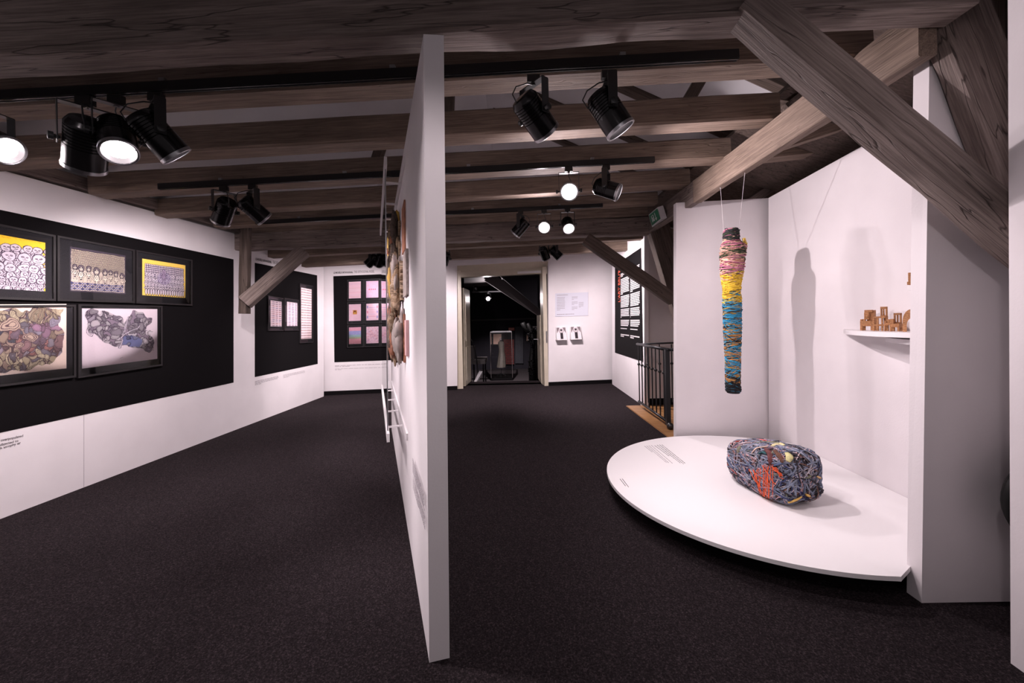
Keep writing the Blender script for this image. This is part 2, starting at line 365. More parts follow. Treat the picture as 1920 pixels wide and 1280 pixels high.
def art_crowd_dark():
    c = Cv(300, 200, 1.5, (70, 62, 74), .008, 9); c.put((c.X > .02) & (c.X < .98) & (c.Y > .02) & (c.Y < c.H - .03), (186, 174, 160))
    for r in range(9):
        for i in range(46):
            x = .03 + i / 46 * .95; y = c.H * (.94 - r * .052)
            c.el(x + (r % 2) * .01, y, .0095, .012, (206, 194, 172), (48, 40, 48), .0065)
    for x, y, k in ((.08, .52, .04), (.18, .51, .05), (.31, .52, .045), (.45, .48, .06), (.60, .47, .05), (.71, .48, .04), (.81, .46, .045), (.93, .43, .045)):
        figure(c, x, y * c.H + .02, k, (44, 38, 52), (214, 202, 186), .009, hair=(96, 86, 94))
    for r in range(3):
        for i in range(22):
            x = .03 + i / 22 * .95; y = c.H * (.19 - r * .06)
            c.el(x, y, .02, .017, (150, 146, 168) if (i + r) % 3 else (70, 70, 110), (52, 48, 70), .005)
            c.ln([(x - .01, y - .004), (x + .008, y - .006)], (60, 55, 80), .004)
    c.grain(.12); return c
def art_crowd_yellow():
    c = Cv(260, 195, 1.32, (242, 208, 100), .008, 9); m = (c.X > .05) & (c.X < .96) & (c.Y > .05) & (c.Y < c.H - .09)
    c.put(m, (104, 92, 118))
    for r in range(5):
        for i in range(24): c.el(.07 + i / 24 * .9, c.H * (.86 - r * .055), .018, .02, (214, 204, 212), (58, 46, 72), .007)
    for y, k, n in ((.58, .036, 13), (.44, .036, 12), (.30, .034, 13)):
        for i in range(n): figure(c, .09 + i / n * .9 + random.uniform(-.01, .01), y * c.H, k, (46, 36, 62), (222, 212, 220), .0075)
    c.el(.48, .52 * c.H, .16, .13, (110, 86, 150), None, al=.3)
    figure(c, .47, .70 * c.H, .05, (60, 50, 70), (170, 150, 176), .008)
    for i in range(17):
        x = .08 + i * .054; c.el(x, .11 * c.H, .022, .07, (210, 200, 206), (60, 50, 66), .006); c.el(x, .23 * c.H, .016, .02, (210, 200, 206), (60, 50, 66), .005)
    c.grain(.08); return c
def blob_fill(c, region, pal, n, kmin, kmax, ink, hatch=True):
    c.mask = region
    for i in range(n):
        x, y = random.random(), random.random() * c.H; rx = random.uniform(kmin, kmax); ry = rx * random.uniform(.45, 1); ro = random.uniform(0, 3.1)
        col = pal(x, y / c.H) if callable(pal) else random.choice(pal)
        sh = random.uniform(.82, 1.08); g_ = sum(col) / 3; col = tuple(min(255, (v * .62 + (g_ * .38)) * sh) for v in col)
        c.el(x, y, rx, ry, col, ink, .006, ro)
        if hatch:
            for j in range(random.randint(1, 3)): c.el(x, y, rx * (.78 - .22 * j), ry * (.78 - .22 * j), None, tuple(v * .72 for v in col), .004, ro)
    c.mask = np.ones_like(c.mask)
def ragged(c, x0, x1, y0, y1, amp=.012):
    n = np.vectorize(lambda a, b: noise.noise(Vector((a * 14, b * 14, 3))))(c.X, c.Y) * amp * 2
    return (c.X > x0 + n) & (c.X < x1 + n) & (c.Y > y0 + n) & (c.Y < y1 + n)
def art_creatures():
    c = Cv(260, 185, 1.38, (232, 214, 202), .07, 5)
    def pal(x, y):
        if y > .72 or (y < .28 and x < .9): base = [(196, 172, 128), (206, 184, 140), (168, 146, 112), (120, 108, 124)]
        elif x < .35: base = [(150, 128, 148), (100, 96, 118), (60, 62, 84), (128, 96, 108)]
        else: base = [(140, 96, 100), (168, 100, 92), (120, 92, 110), (150, 136, 150), (88, 92, 110), (158, 128, 104)]
        if .58 < y < .75 and x > .6: base = [(170, 116, 148), (150, 100, 132), (140, 128, 150)]
        return random.choice(base)
    reg = ragged(c, -.1, .955, .03, c.H - .05); reg &= ~((c.X > .8) & (c.Y < (c.X - .8) * .9 + .06))
    c.put(reg, (150, 130, 118)); blob_fill(c, reg, pal, 480, .02, .075, (74, 58, 62))
    for x, y, r in ((.42, .72, .09), (.62, .50, .06), (.5, .40, .055), (.2, .44, .05)): 
        for k in (1, .72, .42): c.el(x, y * c.H, r * k, r * k * .8, (176, 156, 140) if k == 1 else None, (84, 64, 70), .007)
    for i in range(9): c.ln([(.66 + i * .028, c.H * .95), (.68 + i * .028, c.H * .82)], (120, 96, 80), .005)
    c.grain(.06); return c
def art_two_lobes():
    c = Cv(260, 208, 1.25, (226, 214, 220), .05, 5); H = c.H
    def poly(pts):
        m = np.zeros_like(c.mask); n = len(pts)
        for i in range(n):
            (x1, y1), (x2, y2) = pts[i], pts[(i + 1) % n]
            m ^= ((c.Y < y1) != (c.Y < y2)) & (c.X < (x2 - x1) * (c.Y - y1) / (y2 - y1 + 1e-9) + x1)
        return m
    jit = lambda pts: [(x + random.uniform(-.008, .008), (1 - y) * H) for x, y in pts]
    A = poly(jit([(.05, .06), (.12, .03), (.2, .06), (.3, .03), (.38, .10), (.46, .16), (.5, .24), (.58, .10), (.66, .05), (.76, .08), (.84, .18), (.93, .16), (.94, .25), (.88, .33), (.86, .40), (.93, .46), (.9, .55), (.95, .68), (.94, .78), (.86, .86), (.8, .84), (.76, .76), (.62, .74), (.52, .70), (.40, .68), (.30, .62), (.22, .54), (.16, .44), (.08, .42), (.06, .34), (.08, .26), (.05, .2)]))
    c.put(A, (138, 124, 138)); blob_fill(c, A, [(168, 154, 166), (186, 172, 180), (148, 134, 150), (206, 194, 202), (128, 114, 132)], 300, .014, .065, (70, 56, 74))
    B = poly(jit([(.47, .66), (.50, .54), (.58, .50), (.66, .52), (.76, .58), (.78, .66), (.72, .72), (.6, .72)]))
    c.put(B, (110, 116, 156)); blob_fill(c, B, [(110, 118, 160), (92, 98, 140), (140, 146, 180)], 60, .015, .05, (52, 52, 90))
    for k in (.055, .038, .022): c.el(.10, H * .60, k, k, None, (100, 88, 104), .006)
    for k in (.05, .03): c.el(.86, H * .21, k, k, (150, 140, 156), (60, 50, 68), .008)
    for a, b in (((.53, .25), (.45, .72)), ((.46, .55), (.74, .30)), ((.56, .14), (.52, .45))):
        c.ln([(a[0], (1 - a[1]) * H), (b[0], (1 - b[1]) * H)], (70, 58, 76), .02); c.ln([(a[0], (1 - a[1]) * H), (b[0], (1 - b[1]) * H)], (206, 196, 206), .012)
    c.ln([(.93, H * .19), (.95, H * .21)], (90, 80, 90), .006); c.ln([(.45, H * .105), (.49, H * .11)], (120, 110, 118), .005)
    c.grain(.04); return c
def art_rows(asp, rows, w, cols, bg=(232, 214, 218), dense=.7):
    h = int(w / asp); c = Cv(w, h, asp, bg)
    for i in range(rows):
        y0 = c.H * (i + .12) / rows; y1 = c.H * (i + dense) / rows; base = random.choice(cols)
        for x in np.arange(0.03, .97, .012):
            col = random.choice(cols) if random.random() < .35 else base; k = random.uniform(.55, 1)
            c.put((c.X > x) & (c.X < x + .009) & (c.Y > y0) & (c.Y < y0 + (y1 - y0) * k), col, .85)
    c.grain(.05); return c
def art_square(kind):
    c = Cv(80, 108, .74, (228, 198, 210)); H = c.H
    if kind == 0:
        for i in range(16): c.put(np.abs(c.Y - H * (i + .7) / 16) < .008, random.choice([(206, 140, 140), (196, 150, 120), (170, 170, 130), (150, 120, 150)]), .7)
    elif kind == 1:
        for i in range(12):
            for j in range(15):
                c.el((i + .6) / 12.2, H * (j + .5) / 15, .03, .03, None, random.choice([(150, 130, 190), (200, 130, 160), (150, 160, 210)]), .012)
        for i in range(4): c.el(.26 + i * .16, H * .5, .05, .05, (214, 96, 110), None)
    elif kind == 2:
        for i in range(11):
            for j in range(13):
                if random.random() < .8: c.el((i + .6) / 11.2, H * (j + .5) / 13, .022, .014, random.choice([(90, 50, 70), (200, 90, 110), (190, 150, 170)]))
        c.put((np.abs(c.X - .5) < .17) & (np.abs(c.Y - .52 * H) < .17), (206, 150, 80)); c.put((np.abs(c.X - .5) < .1) & (np.abs(c.Y - .54 * H) < .1), (120, 60, 40))
        c.put((np.abs(c.X - .5) < .04) & (np.abs(c.Y - .5 * H) < .05), (220, 200, 90))
    elif kind == 3:
        for i in range(5): c.put((np.abs(c.Y - H * (.24 + i * .13)) < .012) & (c.X > .2) & (c.X < .8), random.choice([(200, 120, 150), (150, 150, 200)]))
        for y in (.2, .5, .8):
            for x in (.1, .9): c.put((np.abs(c.X - x) < .06) & (np.abs(c.Y - y * H) < .1), random.choice([(120, 130, 190), (214, 110, 140)]), .7)
    elif kind == 4:
        for y0, y1, col in ((.78, 1, (216, 150, 170)), (.55, .78, (130, 150, 206)), (.42, .55, (120, 180, 180)), (.32, .42, (150, 180, 130)), (.0, .32, (222, 150, 160))): c.put((c.Y > y0 * H) & (c.Y < y1 * H), col, .75)
        for i in range(40): c.el(random.random(), random.random() * H, .03, .02, (236, 214, 224), None, al=.4)
    else:
        for i in range(90): c.el(random.random(), random.random() * H, random.uniform(.02, .06), random.uniform(.02, .05), None, random.choice([(206, 130, 130), (200, 150, 170), (170, 140, 180)]), .012)
    c.grain(.05); return c

# ---------------------------------------------------------------- SETTING
fl = MB().box((-6, -3.5, -.12), (5.5, 9.62, 0)).build('floor', M['carpet']); struct(fl)
# left wall
PLW = Plane(F(0, 973), F(607, 743)); n = PLW.n
a0 = PLW.sz(-1.6, 0); topA = PLW.at(0, 318); topB = PLW.at(448, 441); topC = PLW.at(607, 487); endb = F(607, 743); endb.z = 0
t0 = PLW.sz(-1.6, topA.z - .01)
wl = MB().slab([a0, endb, topC, topB, topA, t0], n, .08).build('wall_left', M['wall']); struct(wl)
# back wall (one skewed plane), with the doorway opening left out
bL, bR = F(607, 741), F(1148, 718); PBW = Plane(bL, bR); nb = PBW.n
bw = MB()
def bwpoly(pts, th=.12): bw.slab([PBW.at(*p) if not isinstance(p, Vector) else p for p in pts], nb, th)
zf = lambda px: Vector((PBW.at(px, 700).x, PBW.at(px, 700).y, 0))
up_ = Vector((0, 0, .5))
bwpoly([zf(600), zf(857), PBW.at(857, 497), PBW.at(857, 450) + up_, PBW.at(600, 470) + up_])
bwpoly([PBW.at(857, 498), PBW.at(1028, 489), PBW.at(1028, 446) + up_, PBW.at(857, 450) + up_])
bwpoly([zf(1028), zf(1150), PBW.at(1150, 440) + up_, PBW.at(1028, 446) + up_, PBW.at(1028, 489)])
struct(bw.build('wall_back', M['wall']))
for nm, x0, x1 in (('baseboard_back_left', 607, 857), ('baseboard_back_right', 1028, 1147)):
    a, b = zf(x0), zf(x1); struct(MB().slab([a + nb * .012, b + nb * .012, b + nb * .012 + Vector((0, 0, .085)), a + nb * .012 + Vector((0, 0, .085))], nb, .012).build(nm, M['black']))
# far right wall carrying the black text panel, and the grey wall behind the stair rail
PRF = Plane(F(1148, 720), F(1202, 759)); nr_ = PRF.n
c0, c1 = F(1148, 720), F(1208, 762); c0.z = c1.z = 0
struct(MB().slab([c0, c1, PRF.at(1208, 430), PRF.at(1148, 470) + Vector((0, 0, .25))], nr_, .07).build('wall_right_far', M['wall']))
struct(MB().box((2.2, 6.86, 0), (4.0, 6.94, 3.1)).build('wall_stair', M['wall']))
struct(MB().box((2.2, 6.845, 0), (3.9, 6.86, .12)).build('baseboard_stair', M['black']))
# wooden floor beside the carpet
wf = MB().box((1.92, 4.66, .0), (3.9, 6.84, .004)).build('trim_1', M['floorwood']); struct(wf)
for i in range(9):
    o = MB().box((1.925 + i * .215, 4.67, .004), (1.925 + i * .215 + .208, 6.83, .012)).build('floor_board', M['floorwood'], wf)
# niche: back panel, side wall, front stub
YN = 4.64
nbk = [P(1268, 830, YN), P(1441, 822, YN), P(1441, 371, YN), P(1268, 380, YN)]
nbk[0].z = 0; nbk[1].z = 0; nbk[1].x += .10; nbk[2].x = nbk[1].x
struct(MB().slab(nbk, Vector((0, -1, 0)), .08).build('wall_niche_back', M['wall']))
q0 = P(1441, 822, YN); q1 = F(1702, 933, .15); xw0, xw1 = q0.x, q0.x + (q1.x - q0.x)
PNR = Plane((q0.x, YN), (q1.x, q1.y)); q0.z = 0
ztop = P(1622, 284, 3.42).z
e1 = PNR.sz((YN - 2.16), 0); 
struct(MB().slab([PNR.sz(0, 0), e1, PNR.sz(YN - 2.16, ztop), PNR.at(1441, 371)], PNR.n, .08).build('wall_niche_right', M['wall']))
s0, s1 = F(1700, 1110), F(1728, 1130)
sb = MB(); Zs = P(1742, 78, 2.067).z
sb.add([s0, s1, Vector((3.4, 2.06, 0)), Vector((3.4, 2.145, 0)), P(1713, 98, 2.148), P(1743, 78, 2.067), Vector((3.4, 2.06, Zs)), Vector((3.4, 2.145, Zs))],
       [(0, 1, 5, 4), (1, 2, 6, 5), (2, 3, 7, 6), (3, 0, 4, 7), (4, 5, 6, 7), (3, 2, 1, 0)])
struct(sb.build('wall_niche_front', M['wall']))
# near right wall end
r0, r1 = F(1895, 1243), F(1920, 1265)
rn = MB(); rn.add([r0, Vector((2.05, .9, 0)), Vector((3.6, .9, 0)), Vector((3.6, 1.70, 0)), P(1893, 0, 1.703) + Vector((0, 0, .5)), Vector((2.08, .9, 3.6)), Vector((3.6, .9, 3.6)), Vector((3.6, 1.7, 3.6))],
       [(0, 4, 5, 1), (1, 5, 6, 2), (2, 6, 7, 3), (3, 7, 4, 0), (4, 7, 6, 5), (0, 1, 2, 3)])
struct(rn.build('wall_right_near', M['wall']))
# outer right wall behind the niche
struct(MB().box((4.1, .9, 0), (4.2, 9.6, 2.6)).build('wall_right', M['wall']))
# roof
rf = MB(); RX, RZ = -.3, 4.75
rf.add([(-4.9, -2, 2.75), (RX, -2, RZ), (RX, 10, RZ), (-4.9, 10, 2.75)], [(0, 1, 2, 3)]).add([(RX, -2, RZ), (4.6, -2, 2.45), (4.6, 10, 2.45), (RX, 10, RZ)], [(0, 1, 2, 3)])
ro = rf.build('ceiling', M['roof']); struct(ro)
so = ro.modifiers.new('t', 'SOLIDIFY'); so.thickness = .08; so.offset = -1
struct(MB().slab([(-4.6, 9.55, 2.8), (4.4, 9.55, 2.8), (RX, 9.55, RZ)], Vector((0, -1, 0)), .05).build('wall_gable', M['roof']))
# rafters and struts of the roof seen between the joists
rafx = [3.35, 4.2, 5.05, 5.9]
for i, y in enumerate(rafx):
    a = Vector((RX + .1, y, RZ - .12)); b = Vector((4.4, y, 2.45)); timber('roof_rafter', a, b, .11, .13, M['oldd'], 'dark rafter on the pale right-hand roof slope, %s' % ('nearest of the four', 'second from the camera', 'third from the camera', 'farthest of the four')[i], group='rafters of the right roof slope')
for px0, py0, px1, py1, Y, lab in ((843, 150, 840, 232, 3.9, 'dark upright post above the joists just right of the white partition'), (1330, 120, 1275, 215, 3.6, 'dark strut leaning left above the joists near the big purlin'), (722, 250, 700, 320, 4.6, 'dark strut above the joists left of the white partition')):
    timber('roof_strut', P(px0, py0, Y), P(px1, py1, Y), .1, .1, M['oldd'], lab, up=Vector((0, 1, 0)))

# ---------------------------------------------------------------- TIMBERS
JO = 'sawn joists crossing the room'
Y1, Y2, Y3, Y4, Y5, Y6 = 2.32, 3.06, 3.78, 4.57, 5.20, 5.86
def jl(Y, a, b, ext0=0, ext1=0):
    p, q = P(*a, Y), P(*b, Y); d = (q - p).normalized(); return p - d * ext0, q + d * ext1
for Y, a, b, e0, e1, w, h, lab in (
    (Y1, (0, 197), (1640, 103), 1.3, .0, .19, .24, 'sawn joist right behind the front lighting track, nearest of the joists'),
    (Y2, (0, 303), (1450, 220), .6, .06, .19, .20, 'sawn joist with no track under it, between the first and second lighting tracks'),
    (Y3, (165, 363), (1360, 296), 0, .06, .19, .20, 'sawn joist just behind the middle lighting track'),
    (Y4, (290, 403), (1285, 346), 0, .06, .18, .19, 'sawn joist between the middle and rear lighting tracks'),
    (Y5, (400, 425), (1234, 380), 0, 0, .17, .15, 'sawn joist just behind the rear lighting track'),
    (Y6, (450, 441), (1215, 404), 0, 0, .17, .14, 'dark joist lying on the far hewn tie beam')):
    p, q = jl(Y, a, b, e0, e1)
    front_beam('timber_joist', p, q, w, h, M['joist'], lab, group=JO, rough=.004, seg=14)
p, q = jl(6.6, (440, 485), (1215, 447), 0, 1.2); front_beam('timber_joist', p, q, .16, .14, M['joist'], 'low joist behind the far tie beam, close to the back wall', group=JO)
p, q = jl(7.6, (560, 500), (1160, 470), 0, 1.2); front_beam('timber_joist', p, q, .16, .3, M['joist'], 'last joist directly in front of the back wall top', group=JO)
# joist stubs right of the purlin
for a, b, Y, w, h, lab in (((1440, 296), (1640, 275), 3.75, .15, .17, 'short joist length seen right of the purlin above the niche wall'), ((1463, 280), (1610, 232), 3.3, .09, .12, 'slanting light batten above the niche side wall'), ((1460, 346), (1560, 340), 4.95, .12, .12, 'lower joist length in the dark gap above the niche corner'),
                           ((1375, 350), (1440, 347), 5.3, .12, .12, 'small timber seen through the bundle wires above the niche'), ((1540, 220), (1700, 120), 3.0, .3, .25, 'dark timber behind the brace over the niche')):
    front_beam('timber_offcut', P(*a, Y), P(*b, Y), w, h, M['joist'] if 'dark timber' not in lab else M['oldd'], lab)
timber('roof_strut', P(1425, 318, 4.85), P(1480, 405, 4.85), .17, .17, M['old'], 'pale short strut standing behind the purlin above the niche', up=Vector((0, 1, 0)), rough=.006)
timber('roof_strut', P(1470, 335, 4.7), P(1375, 400, 4.7), .1, .1, M['old'], 'thin strut slanting down left above the niche back panel', up=Vector((0, 1, 0)), rough=.006)
# near tie beam
J0Y = 1.80
p, q = P(0, 103, J0Y), P(1840, 2, J0Y); d = (q - p).normalized(); p = p - d * .9
front_beam('tie_beam', p, q, .165, .30, M['old'], 'huge hewn tie beam across the top of the picture, nearest the camera', rough=.010)
# far tie beam
p, q = P(440, 468, 5.85), P(1222, 437, 5.85); front_beam('tie_beam', p, q, .2, .25, M['old'], 'hewn and cracked tie beam across the far end of the room', rough=.012)
# purlin (two scarfed lengths)
vx = .0
def px_(Y): return 2.03
def purl(name, Ya, Yb, lab, mat, dz=0, w=.09, h=.248, rough=.006):
    pts = [Vector((px_(Y) + w / 2, Y, 2.762 + h / 2 + dz)) for Y in (Ya, Yb)]
    return timber(name, pts[0], pts[1], w, h, mat, lab, rough=rough)
purl('purlin', 1.97, 4.42, 'broad tan purlin running away over the niche front, bundle hangs beneath it', M['joist'])
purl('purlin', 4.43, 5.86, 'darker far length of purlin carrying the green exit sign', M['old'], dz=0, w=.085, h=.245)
# dark boarding behind the purlin, over the niche
bd = MB().slab([(2.16, 1.98, 3.28), (4.3, 1.98, 2.60), (4.3, 9.3, 2.60), (2.16, 9.3, 3.28)], Vector((.3, 0, 1)).normalized(), .04).build('roof_boarding', M['oldd']); tag(bd, 'dark timber boarding above the niche, right of the long purlin', 'boarding')
# big brace
BY = 1.77
f0, f1 = P(1391, 8, BY), P(1905, 442, BY); g0 = P(1489, 8, BY)
d = (f1 - f0).normalized(); upn = Vector((0, -1, 0)).cross(d); upn = upn if upn.z > 0 else -upn
hb = abs((g0 - f0).dot(upn)); 
p = f0 + Vector((0, .08, 0)) + upn * hb / 2 - d * .0; q = f1 + Vector((0, .08, 0)) + upn * hb / 2 + d * .25
timber('diagonal_brace', p, q, .16, hb, M['old'], 'massive diagonal brace sloping down right from the near tie beam', up=upn, rough=.008)
# leaning leg at the right
a = P(1785, 20, 2.0); b = P(1905, 330, 2.0); d = (b - a).normalized(); timber('leaning_post', a - d * .12, b + d * .3, .11, .26, M['old'], 'weathered leaning post at the top right behind the brace', up=Vector((0, 0, 1)).cross(Vector((0, 1, 0))), rough=.01)
a = P(1868, -120, 2.04); b = P(1880, 330, 2.04); timber('wall_post', a, b, .03, .16, M['oldd'], 'dark upright timber between leaning post and right wall end', up=Vector((1, 0, 0)))
# plate above left wall
p = PLW.at(-260, 240, .02); p1 = PLW.at(0, 311, -.05); p2 = PLW.at(446, 434, -.05)
d = (p2 - p1).normalized(); timber('wall_plate', p1 - d * 1.5 + Vector((.03, 0, .03)), p2 + Vector((.03, 0, .03)), .14, .12, M['old'], 'long timber wall plate resting on top of the left white wall', rough=.005)
# left post, brace
YP = 5.56
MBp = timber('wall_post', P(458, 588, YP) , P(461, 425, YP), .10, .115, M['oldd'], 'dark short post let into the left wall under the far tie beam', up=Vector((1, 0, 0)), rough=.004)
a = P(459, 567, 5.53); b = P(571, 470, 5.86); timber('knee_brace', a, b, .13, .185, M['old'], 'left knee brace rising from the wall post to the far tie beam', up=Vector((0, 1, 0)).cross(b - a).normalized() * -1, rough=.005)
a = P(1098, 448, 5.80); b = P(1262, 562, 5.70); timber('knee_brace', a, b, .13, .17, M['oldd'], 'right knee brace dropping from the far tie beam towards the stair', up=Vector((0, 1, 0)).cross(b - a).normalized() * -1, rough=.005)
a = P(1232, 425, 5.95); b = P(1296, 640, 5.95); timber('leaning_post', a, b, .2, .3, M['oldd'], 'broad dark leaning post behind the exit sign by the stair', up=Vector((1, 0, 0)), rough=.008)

# ---------------------------------------------------------------- PAINTED PANELS AND LETTERING
def bpanel(name, pl, pts, parent, off=.003): 
    q = pq(pl, pts, off); qslab(name, q, .003, M['black'], parent); return q
P1 = bpanel('painted_panel', PLW, [(-60, 380.3), (438, 486), (438, 717), (-60, 824)], wl)
P2 = bpanel('painted_panel', PLW, [(478, 492.4), (594.7, 516), (595.8, 682), (478, 706.7)], wl)
wb = bpy.data.objects['wall_back']; wr = bpy.data.objects['wall_right_far']
P3 = bpanel('painted_panel', PBW, [(625, 517.6), (760, 512), (760, 674), (627, 679)], wb)
P4 = bpanel('painted_panel', PRF, [(1153, 497), (1202, 464), (1204.5, 677), (1153, 661)], wr)
wl_seam = MB()
for x, yt, yb in ((157, 358, 915), (160, 358, 915)):
    pass
q = pq(PLW, [(157.2, 777), (158, 777), (158, 912.7), (157.2, 913)], .0035); qslab('panel_joint', q, .003, mk('joint_line', (.5, .46, .48), .8), wl)
text_mesh('heading', 'LE MODÈLE ORTHOGONAL', pq(PLW, [(479, 482), (509, 488), (509, 493.5), (479, 487.5)]), M['ink'], wl, bold=.035)
text_mesh('heading', 'THE ORTHOGONAL MODEL', pq(PLW, [(511.5, 488.5), (541, 494.5), (541, 500), (511.5, 494)]), M['ink'], wl)
text_mesh('heading', 'LE MODÈLE ORTHOGONAL', pq(PBW, [(625.5, 508.6), (662, 507.6), (662, 512), (625.5, 513)]), M['ink'], wb, bold=.035)
text_mesh('heading', 'THE ORTHOGONAL MODEL', pq(PBW, [(664, 507.4), (702, 506.4), (702, 510.8), (664, 511.9)]), M['ink'], wb)
for k, (body, pts) in enumerate((('overpopulated', [(1, 822.5), (43, 814), (43, 820), (1, 829.5)]), ('subjected to', [(-4, 832), (34, 823.5), (34, 829), (-4, 838.5)]), ('with atrophy or', [(-10, 841), (38.5, 827), (38.5, 833.5), (-10, 846)]))):
    text_mesh('caption', body, pq(PLW, pts), M['ink'], wl, bold=.01)
lines_mesh('small_print', pq(PLW, [(478, 714), (522, 704), (522, 712), (478, 722.5)]), 4, M['grey_ink'], wl, last=.3, seed=3, fill=.42)
lines_mesh('small_print', pq(PLW, [(531, 702), (572, 693.5), (572, 700), (531, 709)]), 4, M['grey_ink'], wl, last=.3, seed=4, fill=.3)
lines_mesh('small_print', pq(PBW, [(628, 684.6), (722, 681), (722, 684.6), (628, 688)]), 2, M['grey_ink'], wb, last=.3, seed=5, fill=.42)
lines_mesh('small_print', pq(PBW, [(628, 690.5), (722, 687.5), (722, 691), (628, 694)]), 2, M['grey_ink'], wb, last=.15, seed=6, fill=.3)
# text wall right
def wq(x0, x1, yt0, yt1, yb0, yb1): return pq(PRF, [(x0, yt0), (x1, yt1), (x1, yb1), (x0, yb0)], .003)
text_mesh('heading', "L'ART BRUT", pq(PRF, [(1159, 508), (1163, 506), (1163, 566), (1159, 566)], .003), M['orange'], wr, bold=.005, rot90=True)
text_mesh('heading', 'L', pq(PRF, [(1160, 500), (1168, 494), (1168, 508), (1160, 510)], .003), M['orange'], wr, bold=.06)
for i, (yt, yb, n_, last) in enumerate(((513, 520, 3, .3), (523, 553, 10, .3), (555, 577, 8, .9), (579, 596, 6, .1), (599, 611, 4, .9), (614, 616.5, 1, .8), (625, 631, 2, .4))):
    k0 = (yt - 601) / 100; k1 = (yb - 601) / 100
    lines_mesh('small_print', wq(1164, 1180, yt + k0 * 0, yt + k0 * 9 , yb, yb + k1 * 9), n_, M['wink'], wr, last=last, seed=10 + i, fill=.62)
    lines_mesh('small_print', wq(1182, 1200, yt + k0 * 10, yt + k0 * 22, yb + k1 * 10, yb + k1 * 22), n_, M['wink'], wr, last=last, seed=30 + i, fill=.62)

# ---------------------------------------------------------------- FRAMED DRAWINGS
def framed(label, q, art_ab, cv, group, mount=M['mat_'], fw=.018, depth=.035, cat='picture', glass=True):
    """q outer frame quad on the wall; art_ab (a0,a1,b0,b1) within it"""
    t = thing('framed_drawing', label, cat, q.at(.5, 0, 0), group)
    fa, fb = fw / q.w, fw / q.h; mb = MB()
    for r in ((0, 1, 0, fb), (0, 1, 1 - fb, 1), (0, fa, fb, 1 - fb), (1 - fa, 1, fb, 1 - fb)):
        s = q.sub(*r, off=depth); mb.slab([s.at(0, 0), s.at(1, 0), s.at(1, 1), s.at(0, 1)], q.n, depth - .004)
    mb.build('frame', M['frame'], t)
    s = q.sub(fa, 1 - fa, fb, 1 - fb, off=depth - .014); qslab('mount', s, .006, mount, t)
    cv.mesh('drawing', q.sub(*art_ab), t, off=depth - .012)
    if glass:
        s = q.sub(fa, 1 - fa, fb, 1 - fb, off=depth - .004); MB().add([s.at(0, 0), s.at(1, 0), s.at(1, 1), s.at(0, 1)], [(0, 1, 2, 3)]).build('glass_pane', M['glass'], t)
    return t
def ab(pl, q, pts):
    """art rectangle as fractions of q from pixel corners"""
    u = (q.c[1] - q.c[0]).normalized(); v = (q.c[0] - q.c[3]).normalized(); r = [pl.at(*p) for p in pts]
    a = [(x - q.c[0]).dot(u) / q.w for x in r]; b = [1 + (x - q.c[0]).dot(v) / q.h for x in r]
    return ((a[0] + a[3]) / 2, (a[1] + a[2]) / 2, (b[2] + b[3]) / 2, (b[0] + b[1]) / 2)
GL = 'black framed drawings on the long left panel'
D = .035
fr = [
 ('framed drawing of a pale crowd on yellow ground, cut off by the left picture edge', [(-110, 397), (105, 441), (105, 564), (-110, 557)], [(-95, 420), (84, 455), (84, 543), (-95, 537)], art_crowd_large),
 ('framed drawing of a dark grey crowd with tiny heads above, middle of the upper row', [(108, 441), (253, 468), (253, 568), (108, 564)], [(132, 463), (236, 480), (236, 552), (132, 547)], art_crowd_dark),
 ('framed drawing of a small violet crowd with yellow border, right end of the upper row', [(256, 468.5), (361, 487), (361, 573), (256, 568.5)], [(268, 485), (348.5, 500), (348.5, 559.5), (268, 555)], art_crowd_yellow),
 ('framed drawing of brown and red tangled creatures, lower row at the left picture edge', [(-110, 573), (143, 571), (143, 707), (-110, 739)], [(-70, 575), (129, 578), (129, 697), (-70, 717)], art_creatures),
 ('framed drawing of a two-lobed grey violet form on white, lower row right', [(147, 570), (305, 573), (305, 685), (147, 709)], [(156.5, 580), (297, 583), (297, 676), (156.5, 692.5)], art_two_lobes)]
for lab, o_, i_, fn in fr:
    q = pq(PLW, o_, D); q = Quad(*[c - PLW.n * D for c in q.c], n=PLW.n); q2 = pq(PLW, i_, D - .012); q2 = Quad(*[c - PLW.n * (D - .012) for c in q2.c], n=PLW.n)
    u = (q.c[1] - q.c[0]).normalized(); v = (q.c[0] - q.c[3]).normalized()
    a = [(x - q.c[0]).dot(u) / q.w for x in q2.c]; b = [1 + (x - q.c[0]).dot(v) / q.h for x in q2.c]
    framed(lab, q, ((a[0] + a[3]) / 2, (a[1] + a[2]) / 2, (b[2] + b[3]) / 2, (b[0] + b[1]) / 2), fn(), GL)
def fr2(pl, lab, o_, i_, cv, grp):
    q = pq(pl, o_); framed(lab, q, ab(pl, q, i_), cv, grp, fw=.014, depth=.03)
GS = 'framed pieces on the second left panel'
pal = [(70, 56, 84), (120, 76, 92), (84, 104, 140), (150, 90, 84), (120, 96, 120)]
fr2(PLW, 'upright framed sheet with coloured script rows, left of its pair', [(500, 554), (529, 559), (529, 620), (500, 620)], [(505, 562.5), (525.7, 565), (525.7, 611.5), (505, 611.5)], art_rows(.62, 13, 80, pal), GS)
fr2(PLW, 'upright framed sheet with fine blue-grey lines, middle of the three', [(530.5, 558), (558, 562.5), (558, 619.5), (530.5, 620)], [(536, 565), (555.5, 568), (555.5, 611), (536, 611)], art_rows(.62, 17, 80, [(70, 62, 96), (90, 84, 130), (120, 84, 116)]), GS)
